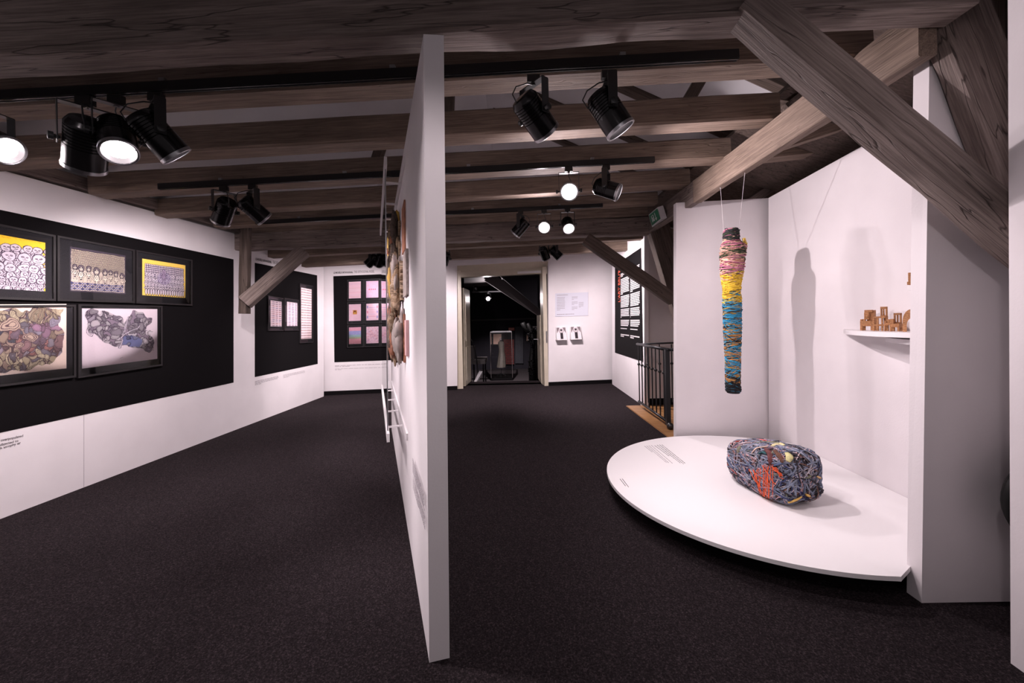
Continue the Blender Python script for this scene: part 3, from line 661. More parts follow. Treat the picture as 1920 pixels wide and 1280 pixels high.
fr2(PLW, 'tall narrow framed scroll with many brown rows', [(559.5, 531), (584.5, 536), (584.5, 642), (559.5, 643.5)], [(563.4, 539.4), (583, 543), (583, 634.5), (563.4, 636)], art_rows(.28, 20, 60, [(74, 54, 62), (100, 72, 74), (120, 92, 104)], bg=(236, 214, 214), dense=.62), GS)
GQ = 'grid of nine framed sheets on the back wall'
cols = [(651.5, 682.5, 655.5, 678), (683.5, 713.6, 688, 710.8), (714.6, 744, 718, 740)]
rws = [(524.0, 564.5, 528.6, 559.8), (566, 607.5, 570.8, 602), (609, 651, 613.8, 645)]
nm = [['top', 'middle', 'bottom'], ['left', 'middle', 'right']]
what = [['pale striped sheet', 'violet patterned sheet', 'rose patterned sheet'], ['dotted pink sheet with brown centre', 'pale pink banded sheet', 'pink sheet with blue corners'], ['sheet of pink, blue and green bands', 'rose scribbled sheet', 'faint rose sheet']]
kinds = [[0, 1, 1], [2, 3, 3], [4, 5, 5]]
for r in range(3):
    for c in range(3):
        x0, x1, ax0, ax1 = cols[c]; y0, y1, ay0, ay1 = rws[r]; s_ = lambda x: -.036 * (x - 667)
        fr2(PBW, 'black framed %s, %s row %s column of the grid' % (what[r][c], nm[0][r], nm[1][c]), [(x0, y0 + s_(x0)), (x1, y0 + s_(x1)), (x1, y1 + s_(x1)), (x0, y1 + s_(x0))],
            [(ax0, ay0 + s_(ax0)), (ax1, ay0 + s_(ax1)), (ax1, ay1 + s_(ax1)), (ax0, ay1 + s_(ax0))], art_square(kinds[r][c]), GQ)

# back wall info board and two leaflet boxes
q = pq(PBW, [(1041, 550), (1103, 547.5), (1103, 591.5), (1041, 593.5)], .012)
t = thing('info_board', 'pale blue printed info board right of the doorway', 'sign', q.at(.5, 0, -.012)); qslab('board', q, .011, M['card'], t)
lines_mesh('small_print', q.sub(.05, .30, .25, .85), 9, M['grey_ink'], t, last=.4, seed=50, fill=.3)
lines_mesh('small_print', q.sub(.50, .68, .25, .85), 11, M['grey_ink'], t, last=.4, seed=51, fill=.3, gaps=(3, 7))
lines_mesh('small_print', q.sub(.71, .86, .35, .6), 5, M['grey_ink'], t, last=.4, seed=52, fill=.3)
lines_mesh('small_print', q.sub(.05, .62, .07, .11), 1, M['grey_ink'], t, last=.95, seed=53, fill=.6)
lines_mesh('small_print', q.sub(.05, .42, .90, .94), 1, M['grey_ink'], t, last=.95, seed=54, fill=.6)
def leaflet(lab, x0, x1, yt, yb):
    q = pq(PBW, [(x0, yt), (x1, yt - .6), (x1, yb - .6), (x0, yb)]); t = thing('leaflet_box', lab, 'leaflet box', q.at(.5, 0, 0), 'leaflet boxes by the doorway')
    mb = MB(); d1, d0 = .16, .05
    A = [q.at(0, 0, d1), q.at(1, 0, d1), q.at(1, 1, d0), q.at(0, 1, d0), q.at(0, 0, 0), q.at(1, 0, 0), q.at(1, 1, 0), q.at(0, 1, 0)]
    mb.add(A, [(0, 1, 2, 3), (4, 7, 6, 5), (0, 4, 5, 1), (1, 5, 6, 2), (2, 6, 7, 3), (3, 7, 4, 0)]); mb.build('box', M['white'], t)
    c = Cv(40, 52, .72, (214, 204, 208)); H = c.H
    c.put((c.Y > .55 * H) & (np.abs(c.X - .5) > .15 + (H - c.Y) * .5), (120, 108, 112)); c.el(.5, .72 * H, .26, .24, (190, 180, 184), (90, 80, 84), .03); c.el(.5, .78 * H, .12, .1, (40, 34, 38))
    c.put((np.abs(c.X - .52) < .15) & (c.Y > .06) & (c.Y < .55 * H), (44, 38, 42)); c.grain(.1)
    fq = Quad(A[3], A[2], A[1], A[0]); c.mesh('cover', fq.sub(.04, .96, .03, .97), t, off=.004)
leaflet('small sloping leaflet box with grey print, left of the pair', 1041.5, 1059.5, 613.5, 637)
leaflet('small sloping leaflet box with grey print, right of the pair', 1068, 1087, 612, 636)

# ---------------------------------------------------------------- DOORWAY
hd = nb * -1                                           # into the next room
def bq(pts, off): return [PBW.at(x, y, off) for x, y in pts]
mb = MB(); jl0, jl1 = zf(857), zf(1028)
def jamb(px, w, depth, zt, o=0.0, side=1):
    b = zf(px); d = PBW.d * side; b = b + nb * (-o)
    t = Vector((b.x, b.y, 0)); mb.slab([t, t + d * w, t + d * w + Vector((0, 0, zt)), t + Vector((0, 0, zt))], nb, depth)
ztl, ztr = PBW.at(857, 505).z, PBW.at(1028, 500).z
jamb(857, .13, .30, ztl, .10); jamb(1028, .09, .30, ztr, .0, -1)
hq = bq([(857, 507), (1028, 499), (1028, 512), (857, 520)], -.13); mb.slab([hq[3], hq[2], hq[1], hq[0]], nb, .20)
hq = bq([(857, 497.5), (1028, 489.5), (1028, 501), (857, 509)], -.001); hb_ = [v + hd * .13 for v in hq]
mb.slab([hq[0], hq[1], hb_[2], hb_[3]], Vector((0, -.3, -1)).normalized(), .03)
tr = mb.build('trim_2', M['cream']); struct(tr)
wbx = MB(); wq_ = bq([(868, 513), (932, 510)], -.129)
def leaf(name, hinge, ang, w, zt, hside, lab=None):
    d = Vector((math.cos(ang), math.sin(ang), 0)); n_ = Vector((-d.y, d.x, 0))
    mb = MB(); b0 = hinge; mb.slab([b0 + Vector((0, 0, .01)), b0 + d * w + Vector((0, 0, .01)), b0 + d * w + Vector((0, 0, zt)), b0 + Vector((0, 0, zt))], n_, .045)
    o = mb.build(name, M['cream']); struct(o)
    for zz0, zz1 in ((.12, .9), (1.05, zt - .15)):
        for sg in (0, 1):
            off = n_ * (.006 if sg == 0 else -.051)
            MB().slab([b0 + d * .12 + off + Vector((0, 0, zz0)), b0 + d * (w - .12) + off + Vector((0, 0, zz0)), b0 + d * (w - .12) + off + Vector((0, 0, zz1)), b0 + d * .12 + off + Vector((0, 0, zz1))], n_, .012).build('door_panel', M['cream'], o)
    return o, d, n_
hL = zf(857) + PBW.d * .14 + hd * .38; hL.z = 0
hR = zf(1028) - PBW.d * .10 + hd * .30; hR.z = 0
oL, dL, nL = leaf('door_1', hL, math.radians(86), .80, 2.28, 1)
oR, dR, nR = leaf('door_2', hR, math.radians(92), .82, 1.62, 1)
hb0 = hR + dR * .10 - nR * -.03 + Vector((0, 0, 1.05)); MB().bar(hR + dR * .06 + nR * .05 + Vector((0, 0, 1.05)), hR + dR * .06 + nR * .16 + Vector((0, 0, 1.05)), .02, .02).build('door_handle', M['steel'], oR)
hp = zf(1025) + nb * .01; MB().slab([hp + Vector((0, 0, .98)), hp + PBW.d * .03 + Vector((0, 0, .98)), hp + PBW.d * .03 + Vector((0, 0, 1.25)), hp + Vector((0, 0, 1.25))], nb, .02).build('strike_plate', M['steel'], tr)
# door closer rail
a = PBW.at(970, 511, -.12); b = PBW.at(1014, 509, -.12); MB().bar(a, b, .03, .05).build('door_closer', M['white'], tr)

# ---------------------------------------------------------------- DARK ROOM BEYOND
zl = -.62
dr = MB(); dr.box((-4, 9.64, zl - .1), (4, 19, zl)); struct(dr.build('floor_dark_room', mk('dark_room_floor', (.028, .022, .024), .8)))
struct(MB().box((-1.6, 9.4, -.13), (1.35, 9.95, 0)).build('trim_3', M['carpet']))
dg = MB(); 
for i in range(3): dg.box((-1.2, 9.95 + i * .3, zl), (1.0, 10.25 + i * .3, -.16 * (i + 1)))
struct(dg.build('trim_4', M['dgrey']))
struct(MB().box((-4, 17.6, zl), (4, 17.7, 4)).build('wall_dark_back', M['dark']))
struct(MB().box((-2.6, 10.6, zl), (-2.5, 17.6, 4)).build('wall_dark_left', M['dark']))
struct(MB().box((3.2, 9.7, zl), (3.3, 17.6, 4)).build('wall_dark_right', M['dark']))
struct(MB().box((-4, 9.7, 3.6), (4, 18, 3.7)).build('ceiling_dark_room', M['dark']))
cp = MB(); A = [P(885, 522, 10.9), P(921, 516, 10.9), P(921, 534, 14.5), P(885, 540, 14.5)]
cp.slab([P(870, 520, 10.9), P(921, 514, 10.9), P(923, 535, 13.2), P(870, 539, 13.2)], Vector((0, 0, -1)), .06)
struct(cp.build('trim_5', M['dgrey']))
timber('sloping_beam', P(914, 518, 11.6), P(1020, 588, 11.6), .3, .2, mk('grey_boxing', (.13, .11, .115), .8), 'grey boxed sloping beam in the dark room beyond the doorway', up=Vector((0, 1, 0)))
# black slope in front of the beam
struct(MB().slab([P(922, 505, 10.6), P(1030, 500, 10.6), P(1030, 585, 10.6), P(1016, 582, 10.6)], Vector((0, -1, 0)), .1).build('trim_6', M['dark']))
tag(timber('ledge', P(884, 600.5, 17.54), P(1003, 597, 17.54), .12, .07, M['dgrey']), 'thin pale ledge across the dark room wall', 'ledge')
# brick patch
def far_quad(x0, y0, x1, y1, Y): return Quad(P(x0, y0, Y), P(x1, y0, Y), P(x1, y1, Y), P(x0, y1, Y), n=Vector((0, -1, 0)))
q = far_quad(944, 636, 964, 683, 17.5); t = thing('brick_pier', 'red brick pier behind the mannequin in the dark room', 'brick wall', q.at(.5, 0)); qslab('mortar', q, .08, M['mortar'], t)
for r in range(14):
    for c in range(3):
        a = (c - (r % 2) * .5) / 2.5; a0_, a1_ = max(.01, a + .02), min(.99, a + .38)
        if a1_ - a0_ > .05:
            s = q.sub(a0_, a1_, r / 14 + .012, (r + 1) / 14 - .008, off=.012); qslab('brick', s, .05, M['brick'], t)
q = far_quad(966, 612, 981, 681, 17.5); struct(qslab('door_3', q, .05, mk('blue_black_door', (.016, .016, .024), .6)))
def pic(lab, x0, y0, x1, y1, Y, mat, circ=False, mount=True):
    q = far_quad(x0, y0, x1, y1, Y); t = thing('framed_print', lab, 'picture', q.at(.5, 0), 'prints in the dark room'); qslab('frame', Quad(*[q.at(a, b) for a, b in ((-.12, 1.1), (1.12, 1.1), (1.12, -.1), (-.12, -.1))], n=q.n), .03, M['frame'], t); qslab('print', q, .02, mat, t, off=.01)
    if circ:
        mb = MB().lathe([(0, .45 * q.h / 1.3), (.01, .45 * q.h / 1.3)], Vector((0, -1, 0)), q.at(.5, .5, .01)); mb.build('motif', M['ink'], t)
        MB().lathe([(0, .25 * q.h / 1.3), (.015, .25 * q.h / 1.3)], Vector((0, -1, 0)), q.at(.5, .5, .01)).build('motif', M['card'], t)
pic('pink sheet hanging behind the mannequin', 925, 626, 940, 645, 17.57, M['paper']); pic('white square print with dark round motif in the dark room', 999, 611.5, 1009.5, 620, 17.57, M['white'], True)
pic('narrow warm print left of the black sculpture', 987.5, 627, 992.5, 638.5, 17.57, M['paper']); pic('narrow warm print right of the black sculpture', 1006, 627, 1010, 636, 17.57, M['paper']); pic('small orange print at the right door edge', 1008, 645, 1013, 653, 17.57, M['paper'])
q = far_quad(953.5, 614, 964.5, 619.5, 17.54); t = thing('exit_sign', 'small red illuminated exit sign above the glass case', 'exit sign', q.at(.5, 0)); qslab('casing', q, .06, M['red'], t)
text_mesh('lettering', 'EXIT', q.sub(.1, .9, .2, .8), M['paper'], t, off=.003)
# glass case with dress form
YC = 14.2
base = MB(); cA, cB = P(921, 711, YC), P(961, 711, YC); zb = zl; zt_ = P(940, 623, YC).z
t = thing('display_case', 'tall glass display case around the pale dress', 'display case', (0, YC + .4, zl)); t.location = ((cA.x + cB.x) / 2, YC + .4, zl)
MB().box((cA.x, YC, zl), (cB.x, YC + .8, zl + .1)).build('plinth', M['black'], t)
mb = MB(); mb.box((cA.x, YC, zt_), (cB.x, YC + .03, zt_ + .035)); mb.box((cA.x, YC + .77, zt_), (cB.x, YC + .8, zt_ + .035)); mb.box((cA.x, YC + .03, zt_), (cA.x + .03, YC + .77, zt_ + .035)); mb.box((cB.x - .03, YC + .03, zt_), (cB.x, YC + .77, zt_ + .035)); mb.build('top_frame', M['steel'], t)
for x in (cA.x, cB.x):
    MB().add([(x, YC, zl + .1), (x, YC + .8, zl + .1), (x, YC + .8, zt_), (x, YC, zt_)], [(0, 1, 2, 3)]).build('glass_pane', M['glass'], t)
MB().add([(cA.x, YC, zl + .1), (cB.x, YC, zl + .1), (cB.x, YC, zt_), (cA.x, YC, zt_)], [(0, 1, 2, 3)]).build('glass_pane', M['glass'], t)
for x in (cA.x, cB.x): MB().box((x - .008, YC - .008, zl + .1), (x + .008, YC + .008, zt_)).build('corner_trim', M['dgrey'], t)
fx = P(940, 700, YC + .4).x; fy = YC + .4; zd = lambda y: P(940, y, fy).z
t = thing('dress_form', 'pale satin dress on a dark dress form in the glass case', 'mannequin', (fx, fy, zl + .1))
ph = [(zd(y), r) for y, r in ((688, .21), (684, .205), (676, .185), (668, .165), (660, .14), (655, .13), (650, .14), (645, .15), (641, .13), (639, .06))]
mb = MB(); k = 28; vs = []
for z, r in ph:
    for j in range(k):
        a = 2 * math.pi * j / k; rr = r * (1 + (.09 * math.sin(a * 9) if z < zd(665) else 0)); lean = .03 * math.sin((z - ph[0][0]) * 3)
        vs.append((fx + math.cos(a) * rr * .78 + lean, fy + math.sin(a) * rr, z))
fs = [(i * k + j, i * k + (j + 1) % k, (i + 1) * k + (j + 1) % k, (i + 1) * k + j) for i in range(len(ph) - 1) for j in range(k)]
mb.add(vs, fs); mb.build('dress', M['dress'], t, smooth=True)
MB().lathe([(0, .04), (.05, .035), (.12, .03), (.15, 0)], c=Vector((fx, fy, zd(640)))).build('neck_block', M['dgrey'], t)
mb = MB(); mb.tube([(fx, fy, zd(688)), (fx, fy, zl + .12)], .014)
for a in range(4): mb.tube([(fx, fy, zl + .2), (fx + .12 * math.cos(a * 1.57), fy + .12 * math.sin(a * 1.57), zl + .17), (fx + .17 * math.cos(a * 1.57), fy + .17 * math.sin(a * 1.57), zl + .11)], .01)
mb.build('stand', M['steel'], t)
# tall black sculpture
sx = P(998, 700, 12.9).x; t = thing('black_sculpture', 'tall knobbly black sculpture beside the open right door', 'sculpture', (sx, 12.9, zl))
mb = MB(); path = [(sx + .02, 12.9, zl), (sx - .02, 12.9, .2), (sx + .05, 12.9, .75), (sx, 12.9, 1.15), (sx - .12, 12.85, 1.4)]; mb.tube(path, [.14, .09, .08, .09, .05], 8)
mb.tube([(sx + .16, 12.95, zl), (sx + .13, 12.95, .4), (sx + .12, 12.9, 1.2)], [.1, .07, .04], 8); mb.tube([(sx, 12.9, 1.1), (sx - .2, 12.85, 1.22), (sx - .28, 12.8, 1.42)], [.07, .06, .08], 8)
mb.build('trunk', M['leather'], t, smooth=True)
mb = MB()
for i in range(70):
    k = random.random(); z = zl + k * 1.95; mb.ell((sx - .02 + random.uniform(-.1, .1), 12.82 + random.uniform(-.05, .05), z), [random.uniform(.02, .05)] * 3, 7, 5)
mb.build('knobs', M['blkm'], t, smooth=True)['kind'] = 'stuff'
# bench
bx, bz = P(893, 682, 12).x, P(893, 680, 12).z; t = thing('bench', 'dark upholstered bench left in the dark room', 'bench', (bx + .2, 12, zl))
MB().box((bx - .2, 11.8, bz - .02), (bx + .28, 12.9, bz + .1)).build('seat', M['dgrey'], t); MB().box((bx - .25, 11.9, bz + .1), (bx - .05, 12.5, bz + .5)).build('backrest', M['dgrey'], t)
for x, y in ((bx - .15, 11.85), (bx + .22, 11.85), (bx - .15, 12.8), (bx + .22, 12.8)): MB().box((x - .02, y - .02, zl), (x + .02, y + .02, bz - .02)).build('leg', M['black'], t)
# hand rail and ramp edge
t = thing('handrail', 'thin black handrail beside the open left door', 'handrail', P(893, 700, 10.4))
MB().tube([P(873, 637, 10.0), P(882, 635.5, 10.0), P(886, 641, 10.1), P(893, 668, 10.4), P(896, 698, 10.5)], .016, 8).build('rail', M['blk'], t, smooth=True)
MB().tube([P(880, 672, 10.2), P(889, 672, 10.3)], .01, 6).build('bracket', M['steel'], t)
o = MB().add([P(889, 714, 9.97), P(894, 714, 9.97), P(905, 696, 11.0), P(899, 695, 11.0)] + [P(889, 714, 9.97) - Vector((0, 0, .06)), P(894, 714, 9.97) - Vector((0, 0, .06)), P(905, 696, 11.0) - Vector((0, 0, .06)), P(899, 695, 11.0) - Vector((0, 0, .06))],
         [(0, 1, 2, 3), (7, 6, 5, 4), (0, 4, 5, 1), (1, 5, 6, 2), (2, 6, 7, 3), (3, 7, 4, 0)]).build('stair_string', M['grille']); tag(o, 'pale sloping edge board of the steps down behind the doorway', 'stair edge')
t = thing('security_camera', 'small round ceiling camera left in the dark room', 'camera', P(892, 539, 13)); MB().ell(P(892, 540, 13), (.08, .08, .07)).build('dome', M['steel'], t, smooth=True)
MB().lathe([(0, .06), (.05, .06)], c=P(892, 537, 13)).build('collar', M['dgrey'], t)

# ---------------------------------------------------------------- STAIR RAILING
RX_ = 2.08; ra = Vector((RX_, 5.40, 0)); rb = Vector((RX_, 6.62, 0)); HR = P(1256, 655, 5.40).z
t = thing('stair_railing', 'dark steel railing with knobbed balusters beside the niche', 'railing', (RX_, 5.4, 0.012))
MB().tube([ra + Vector((0, -.05, HR)), rb + Vector((0, .05, HR))], .022, 10).build('handrail', M['rail'], t, smooth=True)
MB().tube([ra + Vector((0, 0, .09)), rb + Vector((0, .02, .12))], .02, 8).build('bottom_rail', M['rail'], t, smooth=True)
MB().tube([ra + Vector((0, 0, HR)), ra + Vector((.8, 0, HR - .03))], .022, 10).build('handrail', M['rail'], t, smooth=True)
MB().tube([rb + Vector((0, 0, HR)), rb + Vector((1.0, 0, HR + .02))], .015, 8).build('handrail', M['rail'], t, smooth=True)
MB().box((RX_ - .028, 5.37, .05), (RX_ + .028, 5.43, HR)).build('post', M['rail'], t)
MB().lathe([(0, .02), (.01, .04), (.045, .045), (.08, .03), (.085, 0)], c=Vector((RX_, 5.33, .012))).build('foot', M['blk'], t, smooth=True)
MB().box((RX_ + .30, 5.38, .012), (RX_ + .335, 5.42, HR)).build('post', M['rail'], t)
def baluster(x, y, zk):
    mb = MB().tube([(x, y, .1), (x, y, HR - .01)], .0095, 6); o = mb.build('baluster', M['rail'], t)
    MB().ell((x, y, zk), (.026, .026, .022), 10, 6).build('knob', M['rail'], o, smooth=True)
for i in range(8): baluster(RX_, 5.52 + i * .155, HR - .33)
for i in range(4): baluster(RX_ + .15 + i * .2, 6.62, HR - .33)
baluster(RX_ + .16, 5.4, HR - .33)

# exit sign on the far purlin
a, b, c_, d_ = P(1217, 404, 5.66), P(1232, 391, 5.2), P(1238, 410, 5.2), P(1222.5, 423, 5.66)
q = Quad(a, b, c_, d_); t = thing('exit_sign', 'green emergency exit sign with white arrow on the purlin', 'exit sign', q.at(.5, 0)); n_ = q.n
MB().slab([q.at(-.06, -.12, -.004), q.at(1.06, -.12, -.004), q.at(1.06, 1.1, -.004), q.at(-.06, 1.1, -.004)], n_, .07).build('casing', M['grille'], t)
qslab('green_panel', q, .006, M['green'], t)
mb = MB()
def gq(a0, a1, b0, b1): s = q.sub(a0, a1, b0, b1, off=.004); mb.slab([s.at(0, 0), s.at(1, 0), s.at(1, 1), s.at(0, 1)], n_, .003)
gq(.62, .66, .3, .85); mb.slab([q.at(.54, .35, .004), q.at(.64, .12, .004), q.at(.74, .35, .004)], n_, .003)
for r_ in ((.2, .24, .2, .8), (.24, .42, .76, .8), (.42, .46, .2, .8), (.30, .35, .3, .6), (.27, .40, .52, .57), (.36, .40, .22, .4), (.26, .3, .25, .35)): gq(*r_)
mb.build('pictogram', M['white'], t)

# ---------------------------------------------------------------- PARTITION WITH RELIEFS
pA = F(805, 1242); pB = F(843, 1233); pF = F(731, 785); dp = (pF - pA).normalized(); endp = pA + dp * ((5.62 - pA.y) / dp.y)
th = .086; npn = Vector((-dp.y, dp.x, 0)); npn = npn if npn.x < 0 else -npn      # normal to the left
ztp = P(795, 64, pA.y).z; ztq = P(832, 66, pB.y).z
topA_ = P(794, 64, pA.y); topB_ = P(832, 66, pB.y)
pv = [pA, pB, endp - npn * th, endp, topA_, topB_, endp - npn * th + Vector((0, 0, ztq)), endp + Vector((0, 0, ztp))]
for i in range(4): pv[i] = Vector((pv[i].x, pv[i].y, 0))
ox = topA_ - pA; pv[7] = Vector((endp.x + ox.x, endp.y, ztp)); pv[6] = Vector((pv[2].x + ox.x, pv[2].y, ztq))
part = MB().add(pv, [(3, 2, 1, 0), (4, 5, 6, 7), (0, 1, 5, 4), (1, 2, 6, 5), (2, 3, 7, 6), (3, 0, 4, 7)]).build('wall_partition', M['wall']); struct(part)
PP = Plane(pA, pF)
if PP.n.dot(npn) < 0: PP.n = npn
def ps(px, py, off=0.0): return PP.at(px, py, off)
lines_mesh('small_print', Quad(ps(775.5, 857), ps(797, 925), ps(799, 965), ps(775.5, 885), n=PP.n), 8, M['grey_ink'], part, last=.5, seed=60, fill=.32, off=.006)
lines_mesh('small_print', Quad(ps(775.8, 889), ps(800, 970), ps(801.5, 1006), ps(776, 915), n=PP.n), 7, M['grey_ink'], part, last=.5, seed=61, fill=.22, off=.006)
def pk(Yv, z, off=0.0):
    k = (Yv - pA.y) / dp.y; return pA + dp * k + Vector((0, 0, z)) + npn * off + Vector((ox.x, 0, 0)) * (z / ztp)
# screen: rails, standoff arms, acrylic sheet
def rail(lab, z, Ya, Yb, cap):
    t = thing('screen_rail', lab, 'rail', pk((Ya + Yb) / 2, z, .13), 'white rails of the clear screen')
    MB().bar(pk(Ya, z, .13), pk(Yb, z, .13), .02, .06).build('channel', M['white'], t)
    MB().bar(pk(Ya - .1, z - (.02 if cap else -.02), .006), pk(Yb + .2, z - (.02 if cap else -.02), .006), .012, .05).build('wall_strip', M['white'], t)
    for Y in (3.2, 3.75, 4.3, 4.88):
        MB().bar(pk(Y, z - (.05 if cap else 0), .0), pk(Y, z - (.05 if cap else 0), .12), .022, .012).build('arm', M['white'], t)
    return t
rail('white upper rail holding the clear screen along the partition', 2.66, 2.9, 5.2, True)
rail('white lower rail holding the clear screen along the partition', .68, 2.9, 5.2, False)
sh = MB(); N_ = 14; vs = []
for i in range(N_ + 1):
    Y = 2.98 + (5.58 - 2.98) * i / N_; off = .13 - (.10 * max(0, (i - 11) / 3) ** 2)
    vs += [pk(Y, .70, off), pk(Y, 2.64, off)]
sh.add(vs, [(2 * i, 2 * i + 2, 2 * i + 3, 2 * i + 1) for i in range(N_)])
o = sh.build('acrylic_screen', M['glass'], None, smooth=True); tag(o, 'clear acrylic sheet held off the partition in front of the reliefs', 'screen')
e_ = MB(); e_.bar(pk(2.98, .70, .13), pk(2.98, 2.64, .13), .006, .006); e_.build('sheet_edge', M['steel'], o)
# reliefs
def relief(lab, x0, x1, y0, y1, mat, lump=0, depth=.03, seed=1, bow=.0, cols=()):
    r = random.Random(seed); Qd = Quad(ps(x0, y0), ps(x1, y0 + 0), ps(x1, y1), ps(x0, y1), n=PP.n)
    # keep the vertical edges level-topped in space
    zt1, zt0 = ps((x0 + x1) / 2, y0).z, ps((x0 + x1) / 2, y1).z; Ya, Yb = ps(x0, 600).y, ps(x1, 600).y
    t = thing('wall_relief', lab, 'relief', pk((Ya + Yb) / 2, zt0, 0), 'driftwood reliefs on the partition'); n = 16; L_, R_ = [], []
    for i in range(n + 1):
        z = zt0 + (zt1 - zt0) * i / n; j = (lambda: r.uniform(-1, 1) * bow * (Ya - Yb))
        L_.append(pk(Ya + j(), z, depth)); R_.append(pk(Yb + j(), z, depth))
    mb = MB(); mb.slab(R_ + L_[::-1], npn, depth - .002); mb.build('board', mat, t)
    if lump:
        for g, m in enumerate(cols):
            mb = MB()
            for k in range(lump):
                Y = r.uniform(Yb + .05, Ya - .05); z = r.uniform(zt0 + .04, zt1 - .04)
                mb.ell(pk(Y, z, depth + r.uniform(-.01, .04)), (r.uniform(.015, .04), r.uniform(.02, .08), r.uniform(.04, .16)), 9, 8, .16)
            o = mb.build('fragments', m, t, smooth=True); o['kind'] = 'stuff'
    return t
relief('large rugged driftwood relief with ochre lumps, farthest and uppermost on the partition', 736.5, 749, 421, 558, M['bark'], 30, .02, 2, .10, (M['bark'], M['oldd'], M['yel'], M['lb']))
relief('narrow pale root relief hanging between the large driftwood and the grey plank', 750, 754.5, 488, 563, M['bark'], 10, .03, 3, .15, (M['bark'], M['gp']))
relief('long thin rust-red board, highest on the partition', 754, 758.5, 364, 466, M['lb'], 0, .012, 4, .02)
relief('upright grey weathered plank on the partition', 757, 763, 466, 554, M['gp'], 0, .018, 5, .03)
relief('lower driftwood relief of brown fragments, far side', 735.5, 747, 566, 664, M['bark'], 26, .02, 6, .12, (M['bark'], M['oldd'], M['lb']))
relief('small framed relief with pale fragments, lower row', 748, 756.5, 590, 672, M['lb'], 10, .015, 7, .01, (M['gp'],))
relief('thin dusty pink strip, lower row nearest the camera', 759.5, 762.5, 600, 665, M['pink'], 0, .02, 8, 0)

# ---------------------------------------------------------------- DAIS, BALL, BUNDLE, SHELF
cx, cy, cr = 2.046, 3.302, 1.255
def disc(r, z0, z1, k=160):
    pts = []
    for j in range(k):
        a = 2 * math.pi * j / k; x, y = cx + math.cos(a) * r, cy + math.sin(a) * r
        xw = PNR.a.x + (PNR.a.y - y) / (PNR.a.y - q1.y) * (q1.x - PNR.a.x); x = min(x, xw - .004)
        if x > 1.965 and y < 2.16: x, y = (1.965, y) if x < 2.10 else (x, 2.16)
        pts.append((x, min(y, YN - .005)))
    mb = MB(); k = len(pts); mb.add([(x, y, z1) for x, y in pts] + [(x, y, z0) for x, y in pts], [tuple(range(k)), tuple(range(2 * k - 1, k - 1, -1))] + [(i, i + k, (i + 1) % k + k, (i + 1) % k) for i in range(k)])
    return mb
t = thing('round_dais', 'large low round white dais filling the niche', 'platform', (cx, cy, 0))
o = disc(cr, .125, .15).build('top', M['disc'], t); bv = o.modifiers.new('b', 'BEVEL'); bv.width = .003; bv.limit_method = 'ANGLE'; bv.angle_limit = math.radians(60)
disc(cr - .16, 0, .125).build('recessed_base', M['black'], t)
def dq(pts): return Quad(*[F(x, y, .1502) for x, y in pts], n=Vector((0, 0, 1)))
for k, (a, b, len_) in enumerate((((1241, 833.5), (1288, 871), 1), ((1236.5, 833.5), (1283, 870.5), 1), ((1232, 834), (1276, 868), 1), ((1227.5, 835), (1255, 855), 1), ((1221, 834.5), (1264, 871), 1), ((1216.5, 835), (1255, 868.5), 1), ((1212.5, 835.5), (1251, 868), 1), ((1208.5, 836), (1224, 848), 1), ((1166.5, 897), (1179.5, 914), 1), ((1162.5, 897.5), (1173, 911), 1))):
    A_, B_ = F(*a, .1502), F(*b, .1502); u = (B_ - A_).normalized(); w = Vector((-u.y, u.x, 0)) * (.0032 if k < 8 else .0028); q = Quad(A_ + w, B_ + w, B_ - w, A_ - w, n=Vector((0, 0, 1)))
    lines_mesh('small_print', q, 1, M['ink'] if k < 4 or k > 7 else M['grey_ink'], t, last=1, seed=70 + k, fill=.9, off=.0006)

# yarn ball
bc = Vector((1.975, 3.09, .150)); HX, HY, HZ = .19, .305, .178; rotb = Matrix.Rotation(math.radians(8), 3, 'Z')
def sup(u, v, e=.5):
    f_ = lambda c: math.copysign(abs(c) ** e, c)
    return Vector((HX * f_(math.cos(v)) * f_(math.cos(u)), HY * f_(math.cos(v)) * f_(math.sin(u)), HZ * f_(math.sin(v))))
def onball(dv, k=1.0):
    dv = dv.normalized(); p_ = 4.4
    s_ = (abs(dv.x / HX) ** p_ + abs(dv.y / HY) ** p_ + abs(dv.z / HZ) ** p_) ** (-1 / p_)
    s_ *= 1 + .055 * noise.noise(dv * 2.5)
    l_ = dv * s_ * k; l_.z = (l_.z + HZ) * (1 + .10 * (-l_.y / HY)) - HZ
    return bc + Vector((0, 0, HZ + .004)) + rotb @ l_
def tc_(k, base=.0): return max(.152, k)
t = thing('yarn_bundle', 'big knotted ball of blue-grey yarn and rags lying on the dais', 'sculpture', (bc.x, bc.y, .15))
vs = []; NU, NV = 60, 34
for i in range(NV + 1):
    v = -math.pi / 2 + math.pi * i / NV
    for j in range(NU):
        u = 2 * math.pi * j / NU; dv = Vector((math.cos(v) * math.cos(u), math.cos(v) * math.sin(u), math.sin(v)))
        dv = Vector((dv.x * HX, dv.y * HY, dv.z * HZ)); p = onball(dv, .955 + .03 * noise.noise(dv * 40)); p.z = max(p.z, .1515); vs.append(p)
obj('core', vs, [(i * NU + j, i * NU + (j + 1) % NU, (i + 1) * NU + (j + 1) % NU, (i + 1) * NU + j) for i in range(NV) for j in range(NU)], mk('dark_rag_core', (.07, .055, .07), .9, var=.7, scale=22, bump=.8, bscale=60), t)
def rdir(): 
    a = random.uniform(0, 2 * math.pi); z = random.uniform(-1, 1); r = math.sqrt(1 - z * z); return Vector((r * math.cos(a) * HX, r * math.sin(a) * HY, z * HZ)).normalized()
